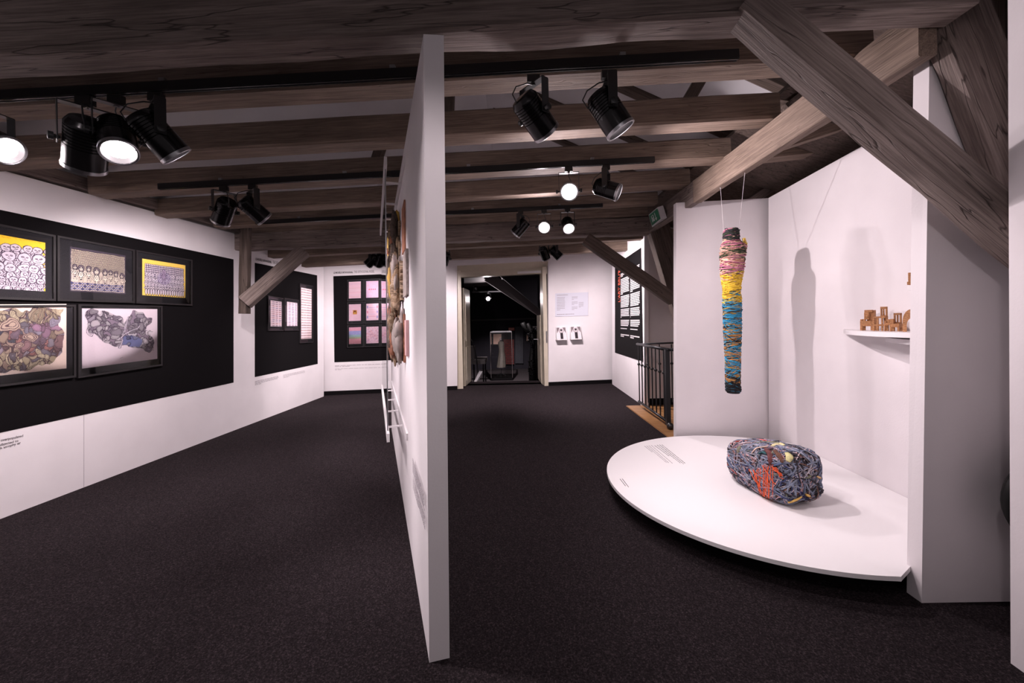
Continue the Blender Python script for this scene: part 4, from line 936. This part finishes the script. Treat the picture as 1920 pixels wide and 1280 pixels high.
def strand(mb, d0, d1, r, k=1.0, n=12, lift=.02, flat=1.0, wob=.10):
    pts = []; so = random.uniform(0, 99)
    for i in range(n + 1):
        s_ = i / n; dv = d0.lerp(d1, s_)
        if dv.length < .15: dv = dv + Vector((.2, .1, .3))
        dv = dv.normalized() + noise.noise_vector(Vector((so, s_ * 3, 0))) * wob
        p = onball(dv, k + lift * math.sin(s_ * math.pi)); p.z = max(p.z, .152 + r); pts.append(p)
    mb.tube(pts, r, 4 if flat == 1 else 5, flat=flat)
yarns = [('blue_grey_yarn', (.21, .24, .32), 240, .0046), ('slate_yarn', (.13, .155, .23), 150, .005), ('grey_yarn', (.30, .29, .34), 150, .0036), ('pink_thread', (.55, .33, .34), 130, .0026), ('pale_thread', (.58, .5, .53), 150, .0026), ('dark_yarn', (.025, .02, .03), 130, .005), ('navy_yarn', (.04, .05, .14), 60, .004), ('brown_yarn', (.16, .08, .06), 60, .004), ('red_yarn', (.45, .05, .035), 9, .003)]
for nm_, col, cnt, r in yarns:
    mb = MB()
    for i in range(cnt):
        d0 = rdir(); d1 = (d0 + Vector((random.gauss(0, .7), random.gauss(0, .7), random.gauss(0, .6)))).normalized(); strand(mb, d0, d1, r * random.uniform(.7, 1.4), random.uniform(.98, 1.02), 9)
    o = mb.build(nm_, attr_mat(nm_, col), t); o['kind'] = 'stuff'
def bdir(px, py):                                    # direction on the ball seen from the photo side
    o_ = CAM; d = ray(px, py).normalized(); c_ = bc + Vector((0, 0, HZ)); best = None
    for i in range(240):
        p = o_ + d * (2.6 + i * .008); l = rotb.inverted() @ (p - c_)
        if (abs(l.x / HX) ** 4.4 + abs(l.y / HY) ** 4.4 + abs(l.z / HZ) ** 4.4) < 1: return l.normalized()
        q_ = l.length
        if best is None or q_ < best[0]: best = (q_, l.normalized())
    return best[1]
mb = MB()
for i in range(12):
    x = random.uniform(1420, 1450); strand(mb, bdir(x, 880 + random.uniform(-4, 4)), bdir(1436 + random.uniform(-10, 14), 938 + random.uniform(-6, 4)), .0032, 1.045, 8, .0, wob=.03)
for i in range(5):
    x = random.uniform(1400, 1440); strand(mb, bdir(x, 880 + random.uniform(-8, 10)), bdir(x + random.uniform(10, 30), 925 + random.uniform(-20, 8)), .003, 1.04, 8, wob=.04)
for i in range(6): strand(mb, bdir(1450, 882), bdir(1466, 900 + random.uniform(-4, 4)), .0028, 1.045, 8, wob=.05)
mb.build('orange_yarn', attr_mat('orange_yarn', (.75, .11, .035)), t)['kind'] = 'stuff'
def ragp(name, col, pts, r=.012, k=1.03, flat=.35):
    mb = MB(); n = 10; P_ = [bdir(*p) for p in pts]; out = []
    for i in range(n + 1):
        s_ = i / n * (len(P_) - 1); a = min(int(s_), len(P_) - 2); out.append(onball(P_[a].lerp(P_[a + 1], s_ - a), k))
    mb.tube(out, [r * (.5 + .5 * math.sin(math.pi * (i + .6) / (n + 1.2))) for i in range(n + 1)], 7, flat=flat); mb.build(name, attr_mat(name, col), t, smooth=True)
ragp('red_rag', (.75, .07, .03), [(1420, 822), (1432, 825), (1446, 827)], .016)
ragp('cream_rag', (.62, .55, .30), [(1448, 842), (1458, 836), (1470, 840)], .02)
ragp('cream_rag', (.60, .55, .27), [(1474, 858), (1479, 866), (1475, 874)], .024, 1.05)
ragp('peach_rag', (.7, .5, .4), [(1410, 852), (1420, 843), (1440, 842)], .016)
ragp('olive_rag', (.2, .2, .13), [(1416, 832), (1436, 830), (1462, 834), (1476, 830)], .02)
ragp('olive_rag', (.2, .19, .13), [(1385, 848), (1392, 838)], .02)
ragp('yellow_rag', (.72, .45, .13), [(1476, 940), (1486, 936), (1500, 932)], .022, 1.04)
ragp('yellow_rag', (.70, .43, .12), [(1509, 928), (1513, 931), (1516, 930)], .026, 1.04)
ragp('yellow_rag', (.66, .42, .2), [(1529, 898), (1534, 901)], .022, 1.03)
ragp('brown_rag', (.13, .035, .035), [(1436, 845), (1446, 860), (1446, 878)], .024, 1.02)
ragp('brown_rag', (.12, .05, .03), [(1452, 850), (1462, 862), (1468, 876)], .022, 1.02)
ragp('teal_rag', (.02, .09, .1), [(1424, 855), (1432, 853), (1438, 858)], .02)
ragp('black_rag', (.008, .008, .01), [(1438, 821), (1452, 824), (1462, 829)], .018)
ragp('black_rag', (.008, .008, .01), [(1500, 836), (1504, 840)], .018, 1.06)
ragp('navy_rag', (.01, .01, .05), [(1500, 925), (1508, 938), (1522, 930)], .03, .99)
for i in range(46):
    x_, y_ = random.uniform(1372, 1532), random.uniform(828, 936); l_ = random.uniform(6, 20); a_ = random.uniform(0, 6.28)
    nm_, cl_ = random.choice([('plum_rag', (.10, .04, .06)), ('black_rag', (.01, .01, .012)), ('blue_rag', (.07, .10, .2)), ('grey_rag', (.28, .27, .3)), ('olive_rag', (.17, .17, .11)), ('brown_rag', (.13, .06, .04)), ('pale_rag', (.5, .42, .42))])
    ragp(nm_, cl_, [(x_, y_), (x_ + l_ * math.cos(a_), y_ + l_ * math.sin(a_) * .7)], random.uniform(.008, .018), random.uniform(.985, 1.02))
mb = MB()
for i in range(70):
    dv = rdir(); p = onball(dv, 1.0); p.z = max(p.z, .158); e = p + (rotb @ dv).normalized() * random.uniform(.01, .035) + Vector((random.uniform(-.02, .02), random.uniform(-.02, .02), random.uniform(-.015, .015))); e.z = max(e.z, .154)
    mb.tube([p, (p + e) / 2 + Vector((0, 0, .004)), e], .0011, 3)
mb.build('loose_thread', M['pink'], t)['kind'] = 'stuff'

# hanging bundle
HY_ = 3.84
def hp(x, y): return P(x, y, HY_)
prof = [(428, 1371.5, 9), (432, 1371.5, 13), (440, 1371, 14), (449, 1370.5, 13), (455, 1372, 16), (462, 1375, 22), (475, 1374, 22.5), (490, 1373, 20.5), (505, 1372.5, 20), (518, 1372, 18.5), (530, 1371.5, 16.5), (545, 1372, 15), (560, 1372.5, 16), (580, 1373, 16), (610, 1373.5, 15.5), (640, 1373.5, 14.5), (670, 1374, 13.5), (700, 1374, 13), (722, 1374, 12.5), (732, 1375, 13), (737, 1376, 10)]
def hprof(y):
    for (a, xa, ra_), (b, xb, rb_) in zip(prof[:-1], prof[1:]):
        if a <= y <= b: s_ = (y - a) / (b - a); return xa + (xb - xa) * s_, ra_ + (rb_ - ra_) * s_
    return prof[-1][1:]
mpp = HY_ / FPX
topw = hp(1371, 428)
t = thing('hanging_yarn_figure', 'body-shaped bundle wrapped in pink, yellow and blue yarn hanging on wires', 'sculpture', hp(1374, 737))
vs = []; k = 20; ys = np.linspace(428, 737, 60)
for y in ys:
    x, r = hprof(y); c_ = hp(x, y)
    for j in range(k):
        a = 2 * math.pi * j / k; rr = (r * .93) * mpp * (1 + .10 * noise.noise(Vector((math.cos(a), math.sin(a), y * .08)))); vs.append(c_ + Vector((math.cos(a) * rr, math.sin(a) * rr * .85, 0)))
fs = [(i * k + j, i * k + (j + 1) % k, (i + 1) * k + (j + 1) % k, (i + 1) * k + j) for i in range(59) for j in range(k)] + [tuple(range(k - 1, -1, -1)), tuple(range(59 * k, 60 * k))]
def bandmat():
    m, tt, b = newmat('layered_rag_wrap'); N = tt.nodes; L = tt.links; tc = N.new('ShaderNodeTexCoord'); sp = N.new('ShaderNodeSeparateXYZ'); L.new(tc.outputs['Object'], sp.inputs[0])
    nz = N.new('ShaderNodeTexNoise'); nz.inputs['Scale'].default_value = 14; L.new(tc.outputs['Object'], nz.inputs[0])
    mm = N.new('ShaderNodeMath'); mm.operation = 'MULTIPLY_ADD'; mm.inputs[1].default_value = .10; L.new(nz.outputs['Fac'], mm.inputs[0]); L.new(sp.outputs[2], mm.inputs[2])
    dv = N.new('ShaderNodeMath'); dv.operation = 'DIVIDE'; dv.inputs[1].default_value = 1.55; L.new(mm.outputs[0], dv.inputs[0]); r = N.new('ShaderNodeValToRGB'); r.color_ramp.interpolation = 'CONSTANT'
    L.new(dv.outputs[0], r.inputs[0]); e = r.color_ramp.elements; e[0].position = 0; e[0].color = (.01, .01, .015, 1); e[1].position = .1; e[1].color = (.32, .17, .06, 1)
    for p_, c_ in ((.22, (.03, .22, .36)), (.33, (.30, .16, .06)), (.42, (.04, .24, .38)), (.52, (.33, .2, .07)), (.60, (.62, .4, .06)), (.72, (.75, .5, .05)), (.76, (.45, .16, .15)), (.86, (.5, .22, .3)), (.90, (.06, .06, .04)), (.96, (.4, .16, .22))):
        q_ = e.new(p_); q_.color = (*c_, 1)
    L.new(r.outputs[0], b.inputs['Base Color']); b.inputs['Roughness'].default_value = .9; return m
obj('core', vs, fs, bandmat(), t, smooth=True)
def wrap(mb, y, turns, r, slope, ofs=1.0):
    pts = []; n = int(14 * turns); a0_ = random.uniform(0, 6.28); so = random.uniform(0, 99)
    for i in range(n + 1):
        s_ = i / n; yy = min(736, max(429, y + slope * (s_ - .5) + 3 * noise.noise(Vector((so, s_ * 4, 0))))); x, rr = hprof(yy); a = a0_ + s_ * turns * 2 * math.pi
        rr = rr * mpp * (ofs + .05 * noise.noise(Vector((so, s_ * 6, 5)))); pts.append(hp(x, yy) + Vector((math.cos(a) * rr, math.sin(a) * rr * .85, 0)))
    mb.tube(pts, r, 4, flat=.7)
for nm_, col, y0, y1, cnt, r in (('pink_yarn', (.62, .34, .27), 448, 520, 60, .0036), ('peach_yarn', (.80, .55, .40), 452, 520, 40, .003), ('rose_cloth', (.42, .14, .22), 432, 505, 16, .008), ('green_yarn', (.05, .07, .03), 430, 510, 44, .004), ('black_yarn', (.012, .012, .015), 430, 450, 22, .006), ('yellow_yarn', (.86, .56, .05), 516, 566, 90, .0045), ('ochre_yarn', (.6, .38, .1), 540, 700, 40, .003), ('blue_yarn', (.04, .33, .55), 552, 705, 150, .0036), ('orange_brown_yarn', (.5, .24, .07), 575, 712, 60, .004), ('dark_cord', (.012, .012, .016), 545, 715, 50, .0034), ('black_binding', (.01, .01, .013), 703, 736, 44, .005), ('blue_binding', (.03, .25, .4), 712, 730, 8, .003)):
    mb = MB()
    for i in range(cnt): wrap(mb, random.uniform(y0, y1), random.uniform(.25, 1.1), r * random.uniform(.7, 1.5), random.gauss(0, 17), 1.0 + random.uniform(-.03, .06))
    mb.build(nm_, attr_mat('h_' + nm_, col), t)['kind'] = 'stuff'
mb = MB()
for i in range(7): mb.tube([hp(1387 + random.uniform(-4, 6), 452 + random.uniform(-4, 14)) + Vector((0, -.05, 0)), hp(1392 + random.uniform(-4, 4), 462 + random.uniform(-8, 10)) + Vector((0, -.03, 0)), hp(1396, 462 + random.uniform(-4, 18))], .012, 6, flat=.5)
mb.build('yellow_knot', attr_mat('yellow_knot', (.75, .52, .12)), t)
for (a, b) in (((1397, 320), (1385.5, 432)), ((1351, 352), (1356.5, 432))):
    pt = P(*a, 1.0); xx = 2.03; ra_ = ray(*a); Yw = (2.075) / ra_.x; top = CAM + ra_ * Yw; MB().tube([top, hp(*b)], .0015, 4).build('wire', M['wire'], t)
    MB().ell(top, (.006, .006, .01), 6, 4).build('hook', M['steel'], t)

# shelf
def nw(px, py): return PNR.at(px, py)
sz = PNR.at(1590, 617).z; Ysa, Ysb = PNR.at(1588, 620).y, 2.35
def arc_shelf(lab, z, Ya, Yb, dep, th=.034):
    pts = []; n = 30; f_ = lambda y: PNR.a.x + (PNR.a.y - y) / (PNR.a.y - q1.y) * (q1.x - PNR.a.x)
    for i in range(n + 1):
        s_ = i / n; y = Ya + (Yb - Ya) * s_; pts.append(Vector((f_(y) - .002 - (.03 + dep * math.sin(math.pi * s_) ** .9), y, z)))
    pts += [Vector((f_(Yb) - .002, Yb, z)), Vector((f_(Ya) - .002, Ya, z))]
    o = MB().slab(pts, Vector((0, 0, 1)), th).build('wall_shelf', M['white']); return tag(o, lab, 'shelf')
arc_shelf('white curved wall shelf carrying small carved wooden pieces', sz, Ysa, 2.2, .24)
arc_shelf('lower white shelf mostly hidden behind the niche front wall', PNR.at(1706, 633).z, 3.04, 2.3, .16)
arc_shelf('upper white shelf hidden behind the niche front wall', PNR.at(1708, 536).z, 2.86, 2.25, .03)
def rel(px, py_, y): return None
def carve(lab, px, wpx, hpx, parts, zsh=None, Yoff=.0):
    """parts in unit box: x across picture 0..1, d depth 0..1, z 0..1"""
    z0 = (zsh if zsh else sz) + .0005; ry = ray(px, 600); Yw = None
    f_ = lambda y: PNR.a.x + (PNR.a.y - y) / (PNR.a.y - q1.y) * (q1.x - PNR.a.x)
    y = 3.2
    for _ in range(30): y = (f_(y) - .10) / (ry.x)
    S = y / FPX; vw = Vector((ry.x, 1, 0)).normalized(); rt = Vector((vw.y, -vw.x, 0)); w, h = wpx * S / (rt.x - ry.x * rt.y) * .98, hpx * S; c = Vector((ry.x * y, y, z0)); t = thing('carved_figure', lab, 'carving', c, 'carved wooden pieces on the wall shelf')
    for nm_, bs in parts:
        mb = MB()
        for (x0, x1, d0, d1, za, zb) in bs:
            g = lambda x, d, z: c + rt * ((x - .5) * w) + (vw + rt * .35) * ((d - .5) * .055) + Vector((0, 0, z * h))
            mb.add([g(x0, d0, za), g(x1, d0, za), g(x1, d1, za), g(x0, d1, za), g(x0, d0, zb), g(x1, d0, zb), g(x1, d1, zb), g(x0, d1, zb)], [(0, 3, 2, 1), (4, 5, 6, 7), (0, 1, 5, 4), (1, 2, 6, 5), (2, 3, 7, 6), (3, 0, 4, 7)])
        o = mb.build(nm_, M['carve'], t); bv = o.modifiers.new('b', 'BEVEL'); bv.width = .0015; bv.segments = 2
legs = lambda x0, x1, zt: [(x0, x0 + .2, 0, .25, 0, zt), (x1 - .2, x1, 0, .25, 0, zt), (x0, x0 + .2, .75, 1, 0, zt), (x1 - .2, x1, .75, 1, 0, zt)]
carve('carved wooden throne-like figure with face, farthest left on the shelf', 1627.5, 25, 39, [('legs', legs(0, 1, .2)), ('seat', [(0, 1, 0, 1, .2, .46)]), ('backrest', [(.42, 1, .45, 1, .46, .97)]), ('head', [(.30, .68, .1, .55, .52, .86), (.36, .62, 0, .2, .62, .76), (.3, .9, .2, .6, .86, .98)]), ('arms', [(.02, .16, 0, .9, .46, .54), (.2, .4, 0, .3, .46, .54)])])
carve('openwork carved wooden tower of slender posts, second on the shelf', 1652, 26, 45, [('legs', [(0, .14, 0, .2, 0, .55), (.3, .42, 0, .2, 0, .55), (.62, .74, 0, .2, 0, .55), (0, .14, .8, 1, 0, .55), (.62, .74, .8, 1, 0, .55), (.86, 1, .3, .6, 0, .55)]), ('rails', [(0, .9, 0, .2, .2, .27), (0, .9, .8, 1, .2, .27)]), ('seat', [(0, .9, 0, 1, .53, .6)]), ('backrest', [(.45, .54, .5, .8, .6, .98), (.82, .93, .5, .8, .6, .98), (.62, .7, .5, .8, .6, .9), (.45, .93, .5, .8, .9, 1), (.45, .93, .5, .8, .6, .64)])])
carve('small carved wooden animal pair between the tower and the low chair', 1667, 13, 22, [('legs', legs(0, 1, .5)), ('body', [(0, 1, 0, 1, .5, .72)]), ('head', [(.3, .75, .2, .7, .72, 1), (.1, .3, 0, .3, .72, .85)])])
carve('low carved wooden chair with two slots in the back, fourth on the shelf', 1680, 18, 34, [('legs', legs(0, 1, .22)), ('seat', [(0, 1, 0, 1, .22, .42)]), ('backrest', [(.2, .34, .6, .9, .42, 1), (.5, .62, .6, .9, .42, 1), (.84, 1, .6, .9, .42, 1), (.2, 1, .6, .9, .9, 1), (.2, 1, .6, .9, .42, .5)]), ('head', [(.04, .4, 0, .5, .42, .68)])])
# arch piece
def arch(lab, px, wpx, hpx, zsh):
    f_ = lambda y: PNR.a.x + (PNR.a.y - y) / (PNR.a.y - q1.y) * (q1.x - PNR.a.x); ry = ray(px, 600); y = 3.2
    for _ in range(30): y = (f_(y) - .10) / ry.x
    S = y / FPX; vw = Vector((ry.x, 1, 0)).normalized(); rt = Vector((vw.y, -vw.x, 0)); w, h = wpx * S / (rt.x - ry.x * rt.y), hpx * S; c = Vector((ry.x * y, y, zsh + .0005)); t = thing('carved_arch', lab, 'carving', c, 'carved wooden pieces on the wall shelf'); n = 14
    g = lambda x, z: c + rt * x - vw * .025 + Vector((0, 0, z))
    outer = [g(-w / 2, 0)] + [g(math.cos(math.pi * (1 - i / n)) * w / 2, h * .45 + math.sin(math.pi * i / n) * h * .55) for i in range(n + 1)] + [g(w / 2, 0)]
    inner = [g(-w * .27, 0)] + [g(math.cos(math.pi * (1 - i / n)) * w * .27, h * .25 + math.sin(math.pi * i / n) * h * .35) for i in range(n + 1)] + [g(w * .27, 0)]
    mb = MB(); m = len(outer); D_ = vw * .05; mb.add(outer + inner + [p + D_ for p in outer] + [p + D_ for p in inner],
        [f for i in range(m - 1) for f in ((i, i + 1, m + i + 1, m + i), (2 * m + i, 3 * m + i, 3 * m + i + 1, 2 * m + i + 1), (i, 2 * m + i, 2 * m + i + 1, i + 1), (m + i, m + i + 1, 3 * m + i + 1, 3 * m + i))] + [(0, m, 3 * m, 2 * m), (m - 1, 3 * m - 1, 4 * m - 1, 2 * m - 1)])
    mb.build('arch', M['carve'], t); return t
arch('carved wooden arch cut off by the niche front wall edge', 1709, 34, 42, sz)
carve('carved wooden piece peeking out on the upper shelf', 1709, 7, 24, [('body', [(0, 1, 0, 1, 0, .25), (.2, 1, .1, .9, .25, .95)])], zsh=PNR.at(1708, 536).z)

# black chair back behind near wall
c_ = Vector((2.625, 1.88, 0)); t = thing('round_chair', 'black rounded chair back peeking out beside the right wall end', 'chair', c_)
prof_ = [(-.06, 0), (-.055, .16), (-.03, .235), (0, .255), (.03, .235), (.045, .16), (.03, 0)]
mb = MB(); mb.lathe(prof_, Vector((0, 1, 0)), c_ + Vector((0, 0, .60)), 40); o = mb.build('backrest', M['leather'], t, smooth=True)
for v in o.data.vertices: v.co.x *= 1.33
MB().lathe([(0, .12), (.03, .15), (.08, .15), (.1, .12)], c=c_ + Vector((.02, -.0, .33)), k=32).build('seat', M['leather'], t, smooth=True); MB().tube([c_ + Vector((0, 0, .03)), c_ + Vector((0, 0, .34))], .03, 10).build('stem', M['blk'], t)
MB().lathe([(0, .15), (.02, .15), (.035, .03)], c=c_, k=32).build('foot', M['blk'], t, smooth=True)

# ---------------------------------------------------------------- LIGHTING TRACKS AND SPOTLIGHTS
def track(lab, Y, a, b, w=.036, h=.05, e0=0, e1=0):
    p, q = P(*a, Y), P(*b, Y); d = (q - p).normalized(); p -= d * e0; q += d * e1
    t = thing('lighting_track', lab, 'lighting track', (p + q) / 2, 'black lighting tracks'); up = Vector((0, 0, h / 2))
    MB().bar(p + up, q + up, w, h).build('channel', M['blk'], t)
    MB().bar(p - Vector((0, w * .3, 0)) + Vector((0, 0, .0)), q - Vector((0, w * .3, 0)), .006, .006).build('lip', M['blkm'], t)
    MB().bar(p + Vector((0, w * .3, 0)), q + Vector((0, w * .3, 0)), .006, .006).build('lip', M['blkm'], t)
    n = max(2, int((q - p).length / 1.1))
    for i in range(n):
        c = p.lerp(q, (i + .5) / n) + Vector((0, 0, h + .01)); MB().box(c - Vector((.015, .012, .012)), c + Vector((.015, .012, .012))).build('clip', M['steel'], t)
T1 = 2.20; T2 = 3.66; T3 = 5.08; T4 = 6.95
track('front black lighting track, longest, nearest the camera', T1, (0, 189), (1383, 112), e0=1.0)
track('middle black lighting track', T2, (298, 355), (1227, 304), w=.03, h=.05)
track('rear black lighting track', T3, (480, 420), (1130, 388), w=.03, h=.045)
track('hidden far black lighting track behind the far tie beam', T4, (600, 467), (1110, 447), w=.03, h=.04)

def spot_meshes():
    r = .078; out = {}
    prof = [(-.115, 0), (-.115, r * .55), (-.11, r * .8), (-.095, r * .92)]
    x = -.085
    for i in range(7): prof += [(x, r * .99), (x + .007, r * .99), (x + .0075, r * .86), (x + .011, r * .86), (x + .0115, r * .99)]; x += .0145
    prof += [(.03, r), (.118, r), (.12, r * .97), (.12, r * .88), (.07, r * .80), (.068, 0)]
    mb = MB().lathe(prof, Vector((1, 0, 0)), k=32); out['housing'] = mb
    out['lens'] = MB().lathe([(.084, 0), (.084, r * .80), (.088, r * .80), (.088, 0)], Vector((1, 0, 0)), k=28)
    out['front_ring'] = MB().lathe([(.105, r * 1.0), (.105, r * 1.03), (.122, r * 1.03), (.124, r * .97), (.122, r * .90), (.105, r * .9), (.105, r * 1.0)], Vector((1, 0, 0)), k=32, caps=False)
    out['adapter'] = MB().box((-.035, -.016, -.04), (.035, .016, 0)); 
    ym = MB(); ym.box((-.02, -.092, -.052), (.02, .092, -.047)); 
    for s_ in (-1, 1): ym.box((-.024, s_ * .09 - .002, -.235), (.024, s_ * .09 + .002, -.05))
    ym.lathe([(-.055, .012), (-.03, .012)], k=10); out['yoke'] = ym
    out['knob'] = MB().lathe([(.08, .008), (.1, .008), (.101, .018), (.118, .018), (.12, .01)], Vector((0, 1, 0)), k=12)
    out['cable'] = MB().tube([(0, 0, -.05), (-.05, 0, -.06), (-.11, .02, -.09), (-.135, .02, -.14), (-.11, .01, -.19), (-.07, 0, -.2)], .0035, 6)
    me = {}
    for k_, mb in out.items():
        m = bpy.data.meshes.new('spot_' + k_); m.from_pydata([tuple(v) for v in mb.v], [], mb.f); m.update()
        m.polygons.foreach_set('use_smooth', [True] * len(m.polygons))
        try: m.set_sharp_from_angle(angle=math.radians(32))
        except Exception: pass
        me[k_] = m
    for k_, mt in (('housing', 'blkm'), ('front_ring', 'steel'), ('adapter', 'blk'), ('yoke', 'blk'), ('knob', 'blk'), ('cable', 'blk')): me[k_].materials.append(M[mt])
    me['lens'].materials.append(M['lens']); m2 = me['lens'].copy(); m2.materials.clear(); m2.materials.append(M['lensd']); me['lens_dim'] = m2
    return me
SM = spot_meshes()
def spot(label, x, yt, Y, d, power=0, s=1.0, ang=70, blend=.6, dim=False, rad=.03, roll=0, group='black track spotlights', pos=None):
    m = pos if pos is not None else P(x, yt, Y); d = Vector(d).normalized(); az = math.atan2(d.y, d.x); tl = math.asin(max(-1, min(1, d.z)))
    t = thing('track_spotlight', label, 'spotlight', m, group); t.rotation_euler = (0, 0, az); t.scale = (s, s, s)
    for k_ in ('adapter', 'yoke', 'cable'):
        o = link({'adapter': 'track_adapter', 'yoke': 'yoke', 'cable': 'power_cable'}[k_], SM[k_], None, t)
        if k_ == 'adapter': o.rotation_euler = (0, 0, -az)
    h = link('housing', SM['housing'], None, t); h.location = (0, 0, -.215); h.rotation_euler = (0, -tl, 0)
    link('front_ring', SM['front_ring'], None, h); link('lens', SM['lens_dim' if dim else 'lens'], None, h)
    for sg in (1, -1):
        k_ = link('knob', SM['knob'], None, t); k_.location = (0, 0, -.215); k_.rotation_euler = (0, 0, 0 if sg == 1 else math.pi)
    if power:
        ld = bpy.data.lights.new('spot_beam', 'SPOT'); ld.energy = power * LP; ld.color = LAMP; ld.spot_size = math.radians(ang); ld.spot_blend = blend; ld.shadow_soft_size = rad
        lo = bpy.data.objects.new('spot_beam', ld); COL.objects.link(lo); lo.parent = h; lo.location = (.135, 0, 0); lo.rotation_euler = (0, -math.pi / 2, 0)
    return t
spot('front-track spotlight at the left picture edge with bright lens', -20, 192, T1, (.85, -.05, -.45), 110, 1.0, 80)
spot('front-track spotlight seen from behind, between yoke arms, far left', 160, 182, T1 - .0, (-.50, .40, -.74), 135, 1.18, 125)
spot('front-track spotlight with bright round lens facing down, middle of the left trio', 218, 180, T1, (.42, -.35, -.8), 130, 1.05, 75)
spot('front-track spotlight turned right, rightmost of the left trio', 293, 176, T1, (.42, .5, -.72), 120, 1.05, 80)
spot('front-track spotlight pointing away, dark, first right of the partition', 1000, 142, T1, (.62, .5, -.62), 65, 1.0, 80)
spot('front-track spotlight with ribbed shiny housing above the niche, rightmost of the front track', 1140, 134, T1, (.50, .0, -.80), 45, 1.03, 90)
spot('middle-track spotlight seen from behind at left, nearest the wall', 420, 350, T2, (-.50, .32, -.62), 130, 1.02, 125)
spot('middle-track spotlight pointing down right beside it, dark', 474, 347, T2, (.5, .6, -.62), 170, 1.02, 90)
spot('middle-track spotlight blazing straight at the camera', 1066, 314, T2, (-.12, -.92, -.36), 26, 1.0, 165)
spot('middle-track spotlight with lit lens turned right to the niche', 1136, 310, T2, (.80, -.34, -.40), 85, 1.0, 160, rad=.014)
spot('rear-track spotlight pointing down left, dark', 976, 396, T3, (-.6, .25, -.62), 60, .95, 80)
spot('rear-track spotlight blazing at the camera, lower left of the glare pair', 1020, 394, T3, (-.1, -.92, -.36), 55, .95, 165)
spot('rear-track spotlight with bright round lens facing front, right of the rear glare', 1064, 391, T3, (0, -.72, -.62), 36, .95, 150)
spot('far spotlight pointing away over the doorway, left of its pair', 1020, 452, T4, (.35, .5, -.8), 170, .98, 130)
spot('far spotlight turned right with lit lens over the doorway, right of its pair', 1041, 451, T4, (.62, .12, -.62), 200, .98, 145)
spot('far spotlight peeking out right of the partition', 834, 462, T4, (-.3, .45, -.7), 180, .98, 130)
spot('far spotlight left of the partition, pointing down left', 698, 463, T4, (-.62, .1, -.55), 60, 1.05, 100)
spot('far spotlight left of the partition, half hidden behind the other', 712, 462, T4, (-.45, .55, -.6), 110, 1.05, 110)
spot('bright spotlight hanging in the dark room beyond the doorway', 915, 548, 12.6, (.05, -.95, -.12), 45, .9, 165)
spot('added unseen dark room spotlight to brighten the dress in the case', 0, 0, 0, (-.02, .62, -.78), 900, .9, 60, pos=Vector((-.3, 11.9, 3.6)))  # lamp added out of view, in front of the case, to light the dress
t = thing('lighting_track', 'short black lighting track in the dark room', 'lighting track', P(915, 547, 12.6), 'black lighting tracks'); c_ = P(915, 548, 12.6)
MB().box(c_ + Vector((-.5, -.02, 0)), c_ + Vector((.5, .02, .04))).build('channel', M['blk'], t)
for k in (-.45, .45): MB().box(c_ + Vector((k - .01, -.01, .04)), Vector((c_.x + k + .01, c_.y + .01, 3.6))).build('rod', M['blk'], t)
# added unseen spotlights behind the camera, brightening drawings, stub wall and partition end
for lab, pos, d, pw in (('added spotlight behind the viewpoint to brighten the left drawings', (-1.8, .3, 2.9), (-.9, .9, -.75), 75), ('added spotlight behind the viewpoint to brighten the stub wall', (.6, .3, 2.9), (.62, .80, -.65), 18), ('added spotlight behind the viewpoint to brighten the partition end', (.1, .3, 2.9), (-.45, 1.46, -1.6), 40)):
    spot(lab, 0, 0, 0, d, pw, 1, 95, pos=Vector(pos), group='added fill spotlights behind the viewpoint')
p, q = Vector((-3, .3, 2.9)), Vector((2, .3, 2.9));  # unseen track added to carry the fill spotlights
t = thing('lighting_track', 'added black lighting track holding the fill spotlights behind the viewpoint', 'lighting track', (p + q) / 2, 'black lighting tracks'); MB().bar(p + Vector((0, 0, .025)), q + Vector((0, 0, .025)), .036, .05).build('channel', M['blk'], t)
